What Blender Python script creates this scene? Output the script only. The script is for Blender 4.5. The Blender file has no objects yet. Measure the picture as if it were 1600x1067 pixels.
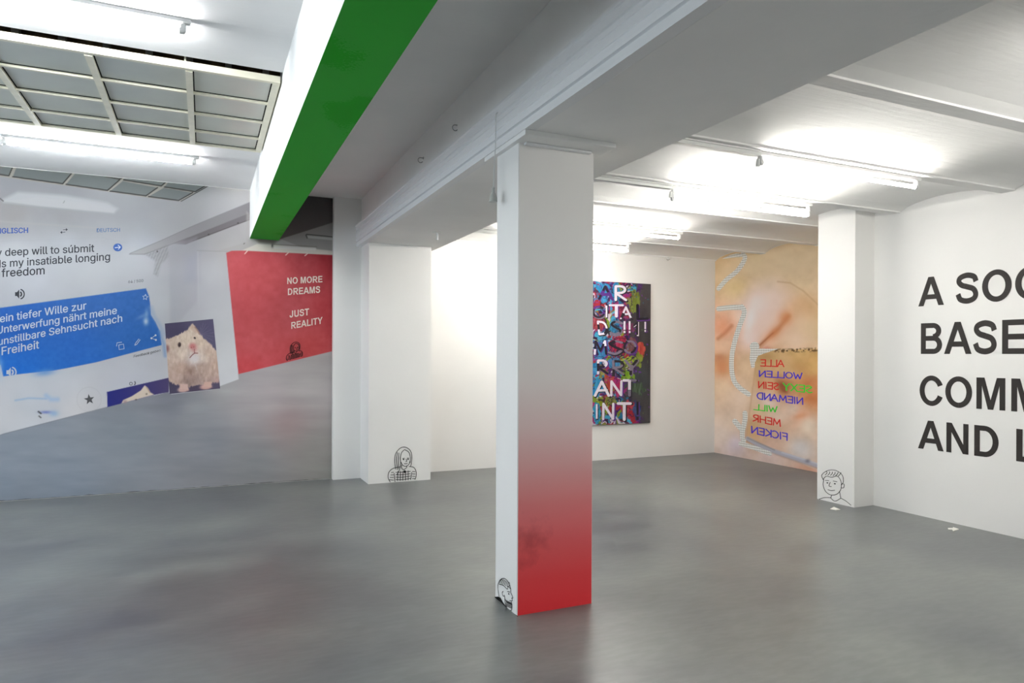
import bpy, bmesh, math, os
import numpy as np
from mathutils import Vector, Matrix

# ------------------------------------------------------------------ camera, world, exposure
SC = bpy.context.scene
COL = SC.collection
FOC, YAW, PY0, ROLL, EYE = 1068.0, 0.42374, 555.0, 0.0043, 1.55
cam_d = bpy.data.cameras.new('camera'); cam = bpy.data.objects.new('camera', cam_d); COL.objects.link(cam)
_f = Vector((math.sin(YAW), math.cos(YAW), 0)); _r = Vector((math.cos(YAW), -math.sin(YAW), 0)); _u = Vector((0, 0, 1))
_x = _r * math.cos(ROLL) + _u * math.sin(ROLL); _y = -_r * math.sin(ROLL) + _u * math.cos(ROLL)
cam.matrix_world = Matrix(((_x.x, _y.x, -_f.x, 0), (_x.y, _y.y, -_f.y, 0), (_x.z, _y.z, -_f.z, EYE), (0, 0, 0, 1)))
cam_d.sensor_width = 36.0; cam_d.lens = FOC * 36 / 1600; cam_d.shift_y = (PY0 - 533.5) / 1600; cam_d.clip_start = .05
SC.camera = cam
wd = bpy.data.worlds.new('world'); SC.world = wd; wd.use_nodes = True
wd.node_tree.nodes['Background'].inputs[0].default_value = (.80, .91, 1.0, 1); wd.node_tree.nodes['Background'].inputs[1].default_value = 4.0   # overcast daylight outside the added side windows
SC.view_settings.view_transform = 'Standard'; SC.view_settings.look = 'None'
SC.view_settings.exposure = 0.18; SC.view_settings.gamma = 1.0; SC.view_settings.use_curve_mapping = False
SC.cycles.use_denoising = True; SC.cycles.max_bounces = 10; SC.cycles.diffuse_bounces = 8; SC.cycles.glossy_bounces = 4
SC.cycles.sample_clamp_indirect = 6.0; SC.cycles.caustics_reflective = False; SC.cycles.caustics_refractive = False
LAMP_RIGHT, LAMP_LEFT = 93.0, 165.0            # radiance of the fluorescent tubes, right bay / left bay
PRINT_GAIN, SKIN_GAIN = 0.56, 1.2            # base colour gain of the two wall prints

# ------------------------------------------------------------------ measured photo points -> places in the room
def ray(x, y):
    a = (x - 800) / FOC; b = -(y - PY0) / FOC
    return _f + _x * a + _y * b
def on_x(x, y, X): d = ray(x, y); return Vector((0, 0, EYE)) + d * (X / d.x)
def on_y(x, y, Y): d = ray(x, y); return Vector((0, 0, EYE)) + d * (Y / d.y)
def on_z(x, y, Z): d = ray(x, y); return Vector((0, 0, EYE)) + d * ((Z - EYE) / d.z)
def photo_xy(X, Y, Z):                                  # numpy: room point -> measured photo coordinates
    v2 = Z - EYE
    f = X * _f.x + Y * _f.y; r = (X * _r.x + Y * _r.y) / f; u = v2 / f
    a = r * math.cos(ROLL) + u * math.sin(ROLL); b = -r * math.sin(ROLL) + u * math.cos(ROLL)
    return 800 + a * FOC, PY0 - b * FOC
def lin(c):
    return tuple(((v / 255) / 12.92 if v / 255 <= .04045 else ((v / 255 + .055) / 1.055) ** 2.4) for v in c)
def nlin(c):
    c = np.clip(c, 0, 255) / 255
    return np.where(c <= .04045, c / 12.92, ((c + .055) / 1.055) ** 2.4)

# ------------------------------------------------------------------ object helpers
def put(name, me, m=None, parent=None):
    o = bpy.data.objects.new(name, me); COL.objects.link(o)
    if m:
        for mm in (m if isinstance(m, (list, tuple)) else [m]): me.materials.append(mm)
    if parent: o.parent = parent
    return o
def from_bm(name, bm, m=None, parent=None, smooth=False):
    me = bpy.data.meshes.new(name)
    bmesh.ops.recalc_face_normals(bm, faces=bm.faces)
    bm.to_mesh(me); bm.free()
    if smooth:
        for p in me.polygons: p.use_smooth = True
    return put(name, me, m, parent)
def tag(o, label=None, cat=None, group=None, kind=None):
    if label: o['label'] = label
    if cat: o['category'] = cat
    if group: o['group'] = group
    if kind: o['kind'] = kind
    return o
def empty(name, loc, label, cat, group=None, kind=None):
    o = bpy.data.objects.new(name, None); COL.objects.link(o); o.location = loc; o.empty_display_size = .1
    return tag(o, label, cat, group, kind)
def box(bm, lo, hi, mi=0):
    vs = [bm.verts.new((x, y, z)) for z in (lo[2], hi[2]) for y in (lo[1], hi[1]) for x in (lo[0], hi[0])]
    for q in ((0, 2, 3, 1), (4, 5, 7, 6), (0, 1, 5, 4), (2, 6, 7, 3), (0, 4, 6, 2), (1, 3, 7, 5)):
        f = bm.faces.new([vs[i] for i in q]); f.material_index = mi
def boxes(name, lst, m, parent=None, bevel=0):
    bm = bmesh.new()
    for lo, hi in lst: box(bm, lo, hi)
    if bevel: bmesh.ops.bevel(bm, geom=bm.edges[:], offset=bevel, segments=2, affect='EDGES', profile=.6)
    return from_bm(name, bm, m, parent)
def tube(bm, pts, r, n=10, caps=True):
    pts = [Vector(p) for p in pts]; rings = []
    rs = r if isinstance(r, (list, tuple)) else [r] * len(pts)
    for i, p in enumerate(pts):
        t = (pts[min(i + 1, len(pts) - 1)] - pts[max(i - 1, 0)]).normalized()
        a = t.orthogonal().normalized() if i == 0 else (pa - t * pa.dot(t)).normalized()
        pa = a; b = t.cross(a)
        rings.append([bm.verts.new(p + (a * math.cos(2 * math.pi * k / n) + b * math.sin(2 * math.pi * k / n)) * rs[i]) for k in range(n)])
    for A, B in zip(rings, rings[1:]):
        for k in range(n): bm.faces.new((A[k], A[(k + 1) % n], B[(k + 1) % n], B[k]))
    if caps: bm.faces.new(rings[0][::-1]); bm.faces.new(rings[-1])
def rel(parent, P): return Vector(P) - parent.location

# ------------------------------------------------------------------ materials
def mat(name, col, rough=.6, spec=.3, noise=None, bump=None, metal=0):
    m = bpy.data.materials.new(name); m.use_nodes = True; nt = m.node_tree; b = nt.nodes['Principled BSDF']
    b.inputs['Base Color'].default_value = (*col, 1); b.inputs['Roughness'].default_value = rough
    b.inputs['Specular IOR Level'].default_value = spec; b.inputs['Metallic'].default_value = metal
    if noise or bump:
        tc = nt.nodes.new('ShaderNodeTexCoord')
    if noise:                                                     # (scale, amount)
        n = nt.nodes.new('ShaderNodeTexNoise'); n.inputs['Scale'].default_value = noise[0]; n.inputs['Detail'].default_value = 5
        nt.links.new(tc.outputs['Object'], n.inputs['Vector'])
        r = nt.nodes.new('ShaderNodeValToRGB'); r.color_ramp.elements[0].position = .3; r.color_ramp.elements[1].position = .7
        r.color_ramp.elements[0].color = (*[c * (1 - noise[1]) for c in col], 1); r.color_ramp.elements[1].color = (*[min(1, c * (1 + noise[1] * .4)) for c in col], 1)
        nt.links.new(n.outputs['Fac'], r.inputs['Fac']); nt.links.new(r.outputs['Color'], b.inputs['Base Color'])
    if bump:                                                      # (scale, strength, stretch)
        mp = nt.nodes.new('ShaderNodeMapping'); mp.inputs['Scale'].default_value = bump[2] if len(bump) > 2 else (1, 1, 1)
        n = nt.nodes.new('ShaderNodeTexNoise'); n.inputs['Scale'].default_value = bump[0]; n.inputs['Detail'].default_value = 4
        bp = nt.nodes.new('ShaderNodeBump'); bp.inputs['Strength'].default_value = bump[1]; bp.inputs['Distance'].default_value = .01
        nt.links.new(tc.outputs['Object'], mp.inputs['Vector']); nt.links.new(mp.outputs['Vector'], n.inputs['Vector'])
        nt.links.new(n.outputs['Fac'], bp.inputs['Height']); nt.links.new(bp.outputs['Normal'], b.inputs['Normal'])
    return m
def glow(name, col, s):
    m = bpy.data.materials.new(name); m.use_nodes = True; nt = m.node_tree
    e = nt.nodes.new('ShaderNodeEmission'); e.inputs['Color'].default_value = (*col, 1); e.inputs['Strength'].default_value = s
    nt.links.new(e.outputs[0], nt.nodes['Material Output'].inputs['Surface']); return m
def print_mat(name, rough=.55, grain=.06, gscale=260):
    m = bpy.data.materials.new(name); m.use_nodes = True; nt = m.node_tree; b = nt.nodes['Principled BSDF']
    a = nt.nodes.new('ShaderNodeAttribute'); a.attribute_name = 'ink'
    tc = nt.nodes.new('ShaderNodeTexCoord'); n = nt.nodes.new('ShaderNodeTexNoise'); n.inputs['Scale'].default_value = gscale; n.inputs['Detail'].default_value = 2
    mr = nt.nodes.new('ShaderNodeMapRange'); mr.inputs['From Min'].default_value = .3; mr.inputs['From Max'].default_value = .7
    mr.inputs['To Min'].default_value = 1 - grain; mr.inputs['To Max'].default_value = 1 + grain
    mx = nt.nodes.new('ShaderNodeVectorMath'); mx.operation = 'SCALE'
    nt.links.new(tc.outputs['Object'], n.inputs['Vector']); nt.links.new(n.outputs['Fac'], mr.inputs['Value'])
    nt.links.new(a.outputs['Color'], mx.inputs[0]); nt.links.new(mr.outputs['Result'], mx.inputs['Scale'])
    nt.links.new(mx.outputs[0], b.inputs['Base Color']); b.inputs['Roughness'].default_value = rough; b.inputs['Specular IOR Level'].default_value = .2
    return m

M = {}
M['wall'] = mat('white_wall_paint', (.80, .795, .78), .7, .2, noise=(1.2, .03), bump=(35, .06))
M['ceil'] = mat('white_ceiling_paint', (.84, .84, .83), .75, .2, noise=(1.5, .04), bump=(7, .25, (1, 6, 1)))
M['beam'] = mat('white_beam_paint', (.86, .86, .85), .65, .25, noise=(2.0, .04), bump=(14, .15))
M['trim'] = mat('white_gloss_timber', (.80, .81, .82), .45, .35, bump=(20, .15, (1, .2, 4)))
M['dark'] = mat('dark_old_timber', (.10, .065, .035), .9, .1, noise=(9, .6))
M['joist'] = mat('grey_old_timber', (.20, .18, .15), .9, .1, noise=(14, .4))
M['pane_shade'] = mat('black_pane_shade', (.02, .02, .018), .8, .1)
M['steel'] = mat('cream_painted_steel', lin((232, 228, 208)), .5, .3, noise=(12, .08))
M['plastic'] = mat('white_plastic', (.72, .73, .72), .35, .4)
M['greyplastic'] = mat('grey_plastic', (.42, .43, .41), .4, .4)
M['vinyl'] = mat('black_vinyl', lin((46, 43, 42)), .55, .15)
M['ink'] = mat('black_ink', (.015, .015, .015), .6, .2)
M['chip'] = mat('black_bitumen', (.006, .006, .006), .8, .1)
M['tubeR'] = glow('fluorescent_warm', (1.0, .965, .90), LAMP_RIGHT)
M['tubeL'] = glow('fluorescent_cool', (.955, .98, 1.0), LAMP_LEFT)
M['wire'] = mat('metal_wire', (.35, .35, .34), .4, .5, metal=.6)
M['paper'] = mat('white_paper', (.82, .81, .76), .8, .1)
M['print'] = print_mat('mural_print', .5, .07, 230)
M['skin'] = print_mat('skin_print', .55, .05, 160)
M['paint'] = print_mat('acrylic_paint', .35, .10, 90)

def glass_mat():
    m = mat('frosted_wired_glass', lin((204, 208, 198)), .3, .5, noise=(3, .08)); b = m.node_tree.nodes['Principled BSDF']
    b.inputs['Transmission Weight'].default_value = .05; return m
M['glass'] = glass_mat()

def floor_mat():
    m = bpy.data.materials.new('grey_floor_paint'); m.use_nodes = True; nt = m.node_tree; b = nt.nodes['Principled BSDF']; L = nt.links
    tc = nt.nodes.new('ShaderNodeTexCoord')
    def noise(scale, det, st=(1, 1, 1), rot=0):
        mp = nt.nodes.new('ShaderNodeMapping'); mp.inputs['Scale'].default_value = st; mp.inputs['Rotation'].default_value = (0, 0, rot)
        n = nt.nodes.new('ShaderNodeTexNoise'); n.inputs['Scale'].default_value = scale; n.inputs['Detail'].default_value = det
        L.new(tc.outputs['Object'], mp.inputs['Vector']); L.new(mp.outputs['Vector'], n.inputs['Vector']); return n.outputs['Fac']
    a = noise(.7, 8); s = noise(2.0, 10, (.7, 1.5, 1), .3); d = noise(60, 3)
    r = nt.nodes.new('ShaderNodeValToRGB'); r.color_ramp.elements[0].position = .32; r.color_ramp.elements[1].position = .70
    r.color_ramp.elements[0].color = (.108, .113, .120, 1); r.color_ramp.elements[1].color = (.178, .188, .178, 1)
    L.new(a, r.inputs['Fac'])
    r2 = nt.nodes.new('ShaderNodeValToRGB'); r2.color_ramp.elements[0].position = .3; r2.color_ramp.elements[1].position = .72
    r2.color_ramp.elements[0].color = (.84, .84, .86, 1); r2.color_ramp.elements[1].color = (1.15, 1.15, 1.13, 1); L.new(s, r2.inputs['Fac'])
    mx = nt.nodes.new('ShaderNodeMix'); mx.data_type = 'RGBA'; mx.blend_type = 'MULTIPLY'; mx.inputs[0].default_value = 1
    L.new(r.outputs['Color'], mx.inputs[6]); L.new(r2.outputs['Color'], mx.inputs[7])
    # dark scuffs
    r3 = nt.nodes.new('ShaderNodeValToRGB'); r3.color_ramp.elements[0].position = .42; r3.color_ramp.elements[1].position = .60
    r3.color_ramp.elements[0].color = (.94, .94, .94, 1); r3.color_ramp.elements[1].color = (1.05, 1.05, 1.05, 1); L.new(noise(13, 5, (.6, 2.0, 1), .4), r3.inputs['Fac'])
    mx2 = nt.nodes.new('ShaderNodeMix'); mx2.data_type = 'RGBA'; mx2.blend_type = 'MULTIPLY'; mx2.inputs[0].default_value = .8
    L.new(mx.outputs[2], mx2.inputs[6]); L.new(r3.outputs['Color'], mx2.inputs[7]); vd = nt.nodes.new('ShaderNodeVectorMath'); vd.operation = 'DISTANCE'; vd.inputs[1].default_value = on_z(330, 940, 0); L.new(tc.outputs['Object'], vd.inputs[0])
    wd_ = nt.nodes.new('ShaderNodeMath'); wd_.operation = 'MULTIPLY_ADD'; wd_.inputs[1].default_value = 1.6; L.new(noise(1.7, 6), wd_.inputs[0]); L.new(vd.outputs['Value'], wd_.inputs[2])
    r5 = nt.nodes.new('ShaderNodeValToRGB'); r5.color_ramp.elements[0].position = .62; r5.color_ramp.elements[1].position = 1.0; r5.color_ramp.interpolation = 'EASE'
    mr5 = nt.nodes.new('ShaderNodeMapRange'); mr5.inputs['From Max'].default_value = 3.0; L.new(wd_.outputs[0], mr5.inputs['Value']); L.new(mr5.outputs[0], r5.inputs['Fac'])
    r5.color_ramp.elements[0].position = .28; r5.color_ramp.elements[1].position = .85; r5.color_ramp.elements[0].color = (.70, .61, .62, 1); r5.color_ramp.elements[1].color = (1, 1, 1, 1)  # reddish dark patch in the foreground: a dark ceiling reflection painted into the colour
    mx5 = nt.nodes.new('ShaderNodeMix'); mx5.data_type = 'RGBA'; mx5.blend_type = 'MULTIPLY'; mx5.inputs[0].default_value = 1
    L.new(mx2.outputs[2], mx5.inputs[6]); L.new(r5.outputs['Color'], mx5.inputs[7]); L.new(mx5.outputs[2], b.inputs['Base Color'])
    mr = nt.nodes.new('ShaderNodeMapRange'); mr.inputs['From Min'].default_value = .3; mr.inputs['From Max'].default_value = .7
    mr.inputs['To Min'].default_value = .295; mr.inputs['To Max'].default_value = .36; L.new(s, mr.inputs['Value']); L.new(mr.outputs[0], b.inputs['Roughness'])
    b.inputs['Specular IOR Level'].default_value = .36
    return m
M['floor'] = floor_mat()

def green_mat():
    m = mat('green_chroma_paint', lin((40, 118, 44)), .7, .12); nt = m.node_tree; b = nt.nodes['Principled BSDF']; L = nt.links
    tc = nt.nodes.new('ShaderNodeTexCoord')
    n = nt.nodes.new('ShaderNodeTexNoise'); n.inputs['Scale'].default_value = 1.6; n.inputs['Detail'].default_value = 2
    n2 = nt.nodes.new('ShaderNodeTexNoise'); n2.inputs['Scale'].default_value = 70; n2.inputs['Detail'].default_value = 2
    ad = nt.nodes.new('ShaderNodeMath'); ad.operation = 'MULTIPLY_ADD'; ad.inputs[1].default_value = .16
    L.new(tc.outputs['Object'], n.inputs['Vector']); L.new(tc.outputs['Object'], n2.inputs['Vector'])
    L.new(n2.outputs['Fac'], ad.inputs[0]); L.new(n.outputs['Fac'], ad.inputs[2])
    r = nt.nodes.new('ShaderNodeValToRGB'); r.color_ramp.elements[0].position = .625; r.color_ramp.elements[1].position = .65
    r.color_ramp.elements[0].color = (.036, .40, .040, 1); r.color_ramp.elements[1].color = (.012, .36, .014, 1)
    L.new(ad.outputs[0], r.inputs['Fac']); L.new(r.outputs['Color'], b.inputs['Base Color']); return m
M['green'] = green_mat()

def red_fade():
    m = mat('red_fade_paint', (.8, .8, .8), .6, .25); nt = m.node_tree; b = nt.nodes['Principled BSDF']; L = nt.links
    tc = nt.nodes.new('ShaderNodeTexCoord'); sp = nt.nodes.new('ShaderNodeSeparateXYZ'); L.new(tc.outputs['Object'], sp.inputs[0])
    r = nt.nodes.new('ShaderNodeValToRGB'); cr = r.color_ramp
    mr = nt.nodes.new('ShaderNodeMapRange'); mr.inputs['From Max'].default_value = 2.0; L.new(sp.outputs['Z'], mr.inputs['Value'])
    stops = [(0, (.84, .042, .052)), (.10, (.78, .062, .072)), (.21, (.74, .12, .13)), (.33, (.72, .22, .23)), (.44, (.72, .38, .38)), (.56, (.76, .58, .575)), (.70, (.80, .74, .73)), (.86, (.82, .81, .80))]
    while len(cr.elements) < len(stops): cr.elements.new(.5)
    for e, (p, c) in zip(cr.elements, stops): e.position = p; e.color = (*c, 1)
    L.new(mr.outputs[0], r.inputs['Fac'])
    # a smoky scuff on the left of the red
    vm = nt.nodes.new('ShaderNodeVectorMath'); vm.operation = 'DISTANCE'; vm.inputs[1].default_value = (-.19, -.17, .43)
    n = nt.nodes.new('ShaderNodeTexNoise'); n.inputs['Scale'].default_value = 14; n.inputs['Detail'].default_value = 5; L.new(tc.outputs['Object'], n.inputs['Vector'])
    L.new(tc.outputs['Object'], vm.inputs[0])
    ad = nt.nodes.new('ShaderNodeMath'); ad.operation = 'MULTIPLY_ADD'; ad.inputs[1].default_value = .35; L.new(n.outputs['Fac'], ad.inputs[0]); L.new(vm.outputs['Value'], ad.inputs[2])
    r2 = nt.nodes.new('ShaderNodeValToRGB'); r2.color_ramp.elements[0].position = .18; r2.color_ramp.elements[1].position = .33
    r2.color_ramp.elements[0].color = (.72, .66, .66, 1); r2.color_ramp.elements[1].color = (1, 1, 1, 1); L.new(ad.outputs[0], r2.inputs['Fac'])
    mx = nt.nodes.new('ShaderNodeMix'); mx.data_type = 'RGBA'; mx.blend_type = 'MULTIPLY'; mx.inputs[0].default_value = 1
    L.new(r.outputs['Color'], mx.inputs[6]); L.new(r2.outputs['Color'], mx.inputs[7]); L.new(mx.outputs[2], b.inputs['Base Color'])
    return m
M['red'] = red_fade()

# ------------------------------------------------------------------ the room
YB = 8.69                    # far wall
XT, XS = 6.385, 7.50         # lettered wall, recessed wall with the skin print
ZC = 3.50
def springing(Y): return min(3.08, max(2.99, 3.0 + .02 * (Y - 4.66)))
RIBS = [8.72, 7.66, 6.66, 5.69, 4.72, 3.655, 2.59, 1.53, .48, -.58, -1.63, -2.69, -3.74, -4.80]
def vault_profile():
    out = []
    for a, b in zip(RIBS, RIBS[1:]):
        a2, b2 = a - .06, b + .06; z = springing((a + b) / 2)
        out += [(a, springing(a)), (a2 + .002, springing(a2))]
        for k in range(0, 13):
            t = k / 12; out.append((a2 + (b2 - a2) * t, springing(a2 + (b2 - a2) * t) + .012 + .085 * (4 * t * (1 - t)) ** .75))
        out.append((b2 - .002, springing(b2)))
    return out
VP = vault_profile()
def vault_z(Y):
    ys = np.array([p[0] for p in VP][::-1]); zs = np.array([p[1] for p in VP][::-1]); return np.interp(Y, ys, zs)

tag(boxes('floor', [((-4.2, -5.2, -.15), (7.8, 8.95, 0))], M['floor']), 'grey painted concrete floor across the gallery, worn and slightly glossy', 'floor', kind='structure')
tag(boxes('wall_back', [((-4.2, YB, 0), (7.8, YB + .25, 4.1))], M['wall']), 'long white far wall behind the mural and the lettered painting', 'wall', kind='structure')
WINS = [(1.0, 2.8), (3.6, 5.4), (6.0, 7.8)]                      # unseen windows added to bring daylight onto left-facing sides: y ranges
_b = [((-4.2, -5.2, 0), (-4.0, YB, .9)), ((-4.2, -5.2, 3.1), (-4.0, YB, 3.5))]
for _lo, _hi in zip([-5.2] + [w[1] for w in WINS], [w[0] for w in WINS] + [YB]): _b.append(((-4.2, _lo, .9), (-4.0, _hi, 3.1)))
tag(boxes('wall_left', _b, M['wall']), 'white side wall with added daylight windows in the left bay, outside the picture', 'wall', kind='structure')
for _i, (_lo, _hi) in enumerate(WINS):
    _c = (_lo + _hi) / 2
    tag(boxes('window_%d' % (_i + 2), [((-4.14, _lo, .9), (-4.08, _hi, .96)), ((-4.14, _lo, 3.04), (-4.08, _hi, 3.1)), ((-4.14, _lo, .96), (-4.08, _lo + .06, 3.04)), ((-4.14, _hi - .06, .96), (-4.08, _hi, 3.04)), ((-4.14, _c - .025, .96), (-4.08, _c + .025, 3.04))], M['plastic']),
        'white framed window added for daylight, outside the picture, %s along the left wall' % ('first', 'second', 'third')[_i], 'window', kind='structure')
    _p = bpy.data.lights.new('daylight_portal', 'AREA'); _p.shape = 'RECTANGLE'; _p.size = 2.1; _p.size_y = _hi - _lo - .1; _p.cycles.is_portal = True
    _q = bpy.data.objects.new('daylight_portal', _p); COL.objects.link(_q); _q.location = (-4.05, _c, 2.0); _q.rotation_euler = (0, -math.pi / 2, 0)
tag(boxes('wall_front', [((-4.0, -5.2, 0), (XT, -5.0, 3.5))], M['wall']), 'white wall behind the viewer', 'wall', kind='structure')
tag(boxes('wall_right', [((XT, -5.0, 0), (7.8, 4.955, 3.4))], M['wall']), 'white right wall carrying the large black slogan', 'wall', kind='structure')
tag(boxes('wall_recess', [((XS, 5.42, 0), (7.8, YB, 3.4))], M['wall']), 'white recessed wall under the skin coloured print', 'wall', kind='structure')
tag(boxes('pilaster', [((6.10, 4.955, 0), (7.8, 5.42, 3.4))], M['wall']), 'white pilaster projecting between the black slogan and the skin print', 'pilaster', kind='structure')
tag(boxes('pilaster', [((1.80, 8.16, 0), (2.575, YB, 2.93))], M['wall']), 'wide white pilaster on the far wall under the main beam', 'pilaster', kind='structure')
tag(boxes('pilaster', [((1.462, 8.605, 0), (1.80, YB, ZC))], M['wall']), 'narrow white pilaster beside the right edge of the grey mural', 'pilaster', kind='structure')
# flat ceiling of left and middle bays with the skylight opening
OX0, OX1, OY0, OY1 = -3.4, .497, 4.97, 6.865
bm = bmesh.new()
for lo, hi in [((-4.2, -5.2, ZC), (2.3, OY0, ZC + .12)), ((-4.2, OY1, ZC), (2.3, YB, ZC + .12)), ((-4.2, OY0, ZC), (OX0, OY1, ZC + .12)), ((OX1, OY0, ZC), (2.3, OY1, ZC + .12))]: box(bm, lo, hi)
tag(from_bm('ceiling', bm, M['ceil']), 'flat white ceiling over the left and middle bays', 'ceiling', kind='structure')
bm = bmesh.new()
top = []
for x in (2.2, 7.8): top.append([bm.verts.new((x, y, z)) for y, z in VP])
for i in range(len(VP) - 1): bm.faces.new((top[0][i], top[0][i + 1], top[1][i + 1], top[1][i]))
v4 = [bm.verts.new((x, y, 3.75)) for x in (2.2, 7.8) for y in (VP[0][0], VP[-1][0])]
bm.faces.new(v4[:2] + v4[2:][::-1])
o = from_bm('ceiling', bm, M['ceil']); tag(o, 'white ceiling of shallow vaults between flat ribs over the right bay', 'ceiling', kind='structure')
# shaft above the skylight
bm = bmesh.new()
for lo, hi in [((OX0 - .1, OY0 - .1, ZC + .12), (OX1 + .1, OY0 - .0, 4.3)), ((OX0 - .1, OY1, ZC + .12), (OX1 + .1, OY1 + .1, 4.3)), ((OX0 - .1, OY0, ZC + .12), (OX0, OY1, 4.3)), ((OX1, OY0, ZC + .12), (OX1 + .1, OY1, 4.3)), ((OX0 - .1, OY0 - .1, 4.3), (OX1 + .1, OY1 + .1, 4.4))]: box(bm, lo, hi)
box(bm, (OX0, 5.20, 3.50), (OX1, 5.23, 4.29))
tag(from_bm('skylight_shaft', bm, M['dark']), 'dark timber shaft seen through the gap above the skylight', 'shaft', kind='structure')

for k in range(16):
    tag(boxes('shaft_joist', [((OX0 + .10 + k * .245, 5.13, 3.50), (OX0 + .14 + k * .245, 5.199, 3.9))], M['joist']), 'grey timber stud glimpsed through the gap above the skylight', 'stud', 'studs above the skylight', 'structure')

# green beam
bm = bmesh.new(); box(bm, (.493, -5.0, 2.925), (.822, YB, ZC)); bm.faces.ensure_lookup_table()
for f in bm.faces:
    f.normal_update()
    if abs(f.calc_center_median().z - 2.925) < 1e-4: f.material_index = 1
tag(from_bm('green_beam', bm, [M['beam'], M['green']]), 'ceiling beam with a bright green underside and a white flank', 'beam', kind='structure')

# main beam (slightly tapering) with moulded timber trim
def lerp(a, b, Y): t = (max(Y, 1.0) - 3.6) / (YB - 3.6); return a + (b - a) * t
def beam_loft(name, prof, m, parent=None, ys=(-5.0, 1.0, 3.6, YB)):
    bm = bmesh.new(); rings = []
    for Y in ys: rings.append([bm.verts.new((lerp(p[0], p[2], Y), Y, lerp(p[1], p[3], Y))) for p in prof])
    n = len(prof)
    for A, B in zip(rings, rings[1:]):
        for k in range(n): bm.faces.new((A[k], A[(k + 1) % n], B[(k + 1) % n], B[k]))
    bm.faces.new(rings[0]); bm.faces.new(rings[-1][::-1])
    return from_bm(name, bm, m, parent)
DZ = .055
mb = beam_loft('main_beam', [(1.735, 2.845, 1.80, 2.845 + DZ), (2.605, 2.845, 2.70, 2.845 + DZ), (2.605, 3.5, 2.70, 3.5), (1.735, 3.5, 1.80, 3.5)], M['beam'])
tag(mb, 'broad white beam crossing the room over the red pillar', 'beam', kind='structure')
prof = [(1.735, 2.845), (1.668, 2.845), (1.668, 2.892), (1.682, 2.896), (1.682, 2.902), (1.664, 2.906), (1.664, 2.945), (1.670, 2.949), (1.670, 2.953), (1.664, 2.957), (1.664, 2.998), (1.669, 3.001), (1.669, 3.005), (1.664, 3.008),
        (1.664, 3.026), (1.672, 3.030), (1.672, 3.040), (1.662, 3.046), (1.662, 3.088), (1.654, 3.094), (1.654, 3.108), (1.668, 3.116), (1.735, 3.118)]
tr = beam_loft('trim_1', [(x, z, x + .07, z + DZ) for x, z in prof], M['trim'])
tag(tr, 'moulded white timber trim along the left flank of the broad beam', 'trim', kind='structure')

# ------------------------------------------------------------------ skylight
sk = empty('window_1', (OX1, OY0, ZC), 'cream steel skylight with grey green panes in the left ceiling', 'skylight', kind='structure')
def B(*lst): return [(rel(sk, lo), rel(sk, hi)) for lo, hi in lst]
ZG = 3.455
boxes('window_frame', B(((OX0, OY0 + .055, ZG - .010), (OX1 - .016, OY0 + .090, ZG + .036)), ((OX0, OY1 - .05, ZG - .01), (OX1 - .016, OY1 - .022, ZG + .04)), ((OX1 - .062, OY0 + .09, ZG - .012), (OX1 - .016, OY1 - .05, ZG + .04)), ((OX0, OY0 + .105, ZG - .012), (OX0 + .05, OY1 - .05, ZG + .04))), M['steel'], sk)
xs = [-.098, -.678, -1.262, -1.845, -2.43, -3.01]
for x in xs: boxes('glazing_bar', B(((x - .022, OY0 + .105, ZG - .012), (x + .022, OY1 - .05, ZG + .035))), M['steel'], sk)
for k in range(1, 4):
    y = 5.045 + k * .465
    ends = [OX0 + .05] + sorted(xs) + [OX1 - .062]
    boxes('cross_bar', B(*[((a + .021, y - .012, ZG - .008), (b - (.021 if b < .2 else -.002), y + .012, ZG + .03)) for a, b in zip(ends, ends[1:])]), M['steel'], sk)
boxes('pane_shade_line', B(*[((OX0 + .05, 5.045 + k * .465 - .024, ZG + .0095), (OX1 - .062, 5.045 + k * .465 - .0125, ZG + .0118)) for k in range(1, 4)], *[((x + .022, OY0 + .10, ZG + .0095), (x + .031, OY1 - .05, ZG + .0118)) for x in xs], ((OX0, OY1 - .064, ZG + .0095), (OX1 - .062, OY1 - .05, ZG + .0118)), ((OX1 - .070, OY0 + .1, ZG + .0095), (OX1 - .062, OY1 - .05, ZG + .0118))), M['pane_shade'], sk)  # black strips standing in for the shade lines between bars and panes
boxes('pane', B(((OX0 + .02, OY0 + .09, ZG + .012), (OX1 - .03, OY1 - .03, ZG + .018))), M['glass'], sk)
for x in (-.12, -1.34): 
    bm = bmesh.new(); tube(bm, [rel(sk, (x, OY0 + .08, ZG + .04)), rel(sk, (x, OY0 + .08, ZC + .5))], .006, 8); from_bm('hanger', bm, M['steel'], sk)

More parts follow.
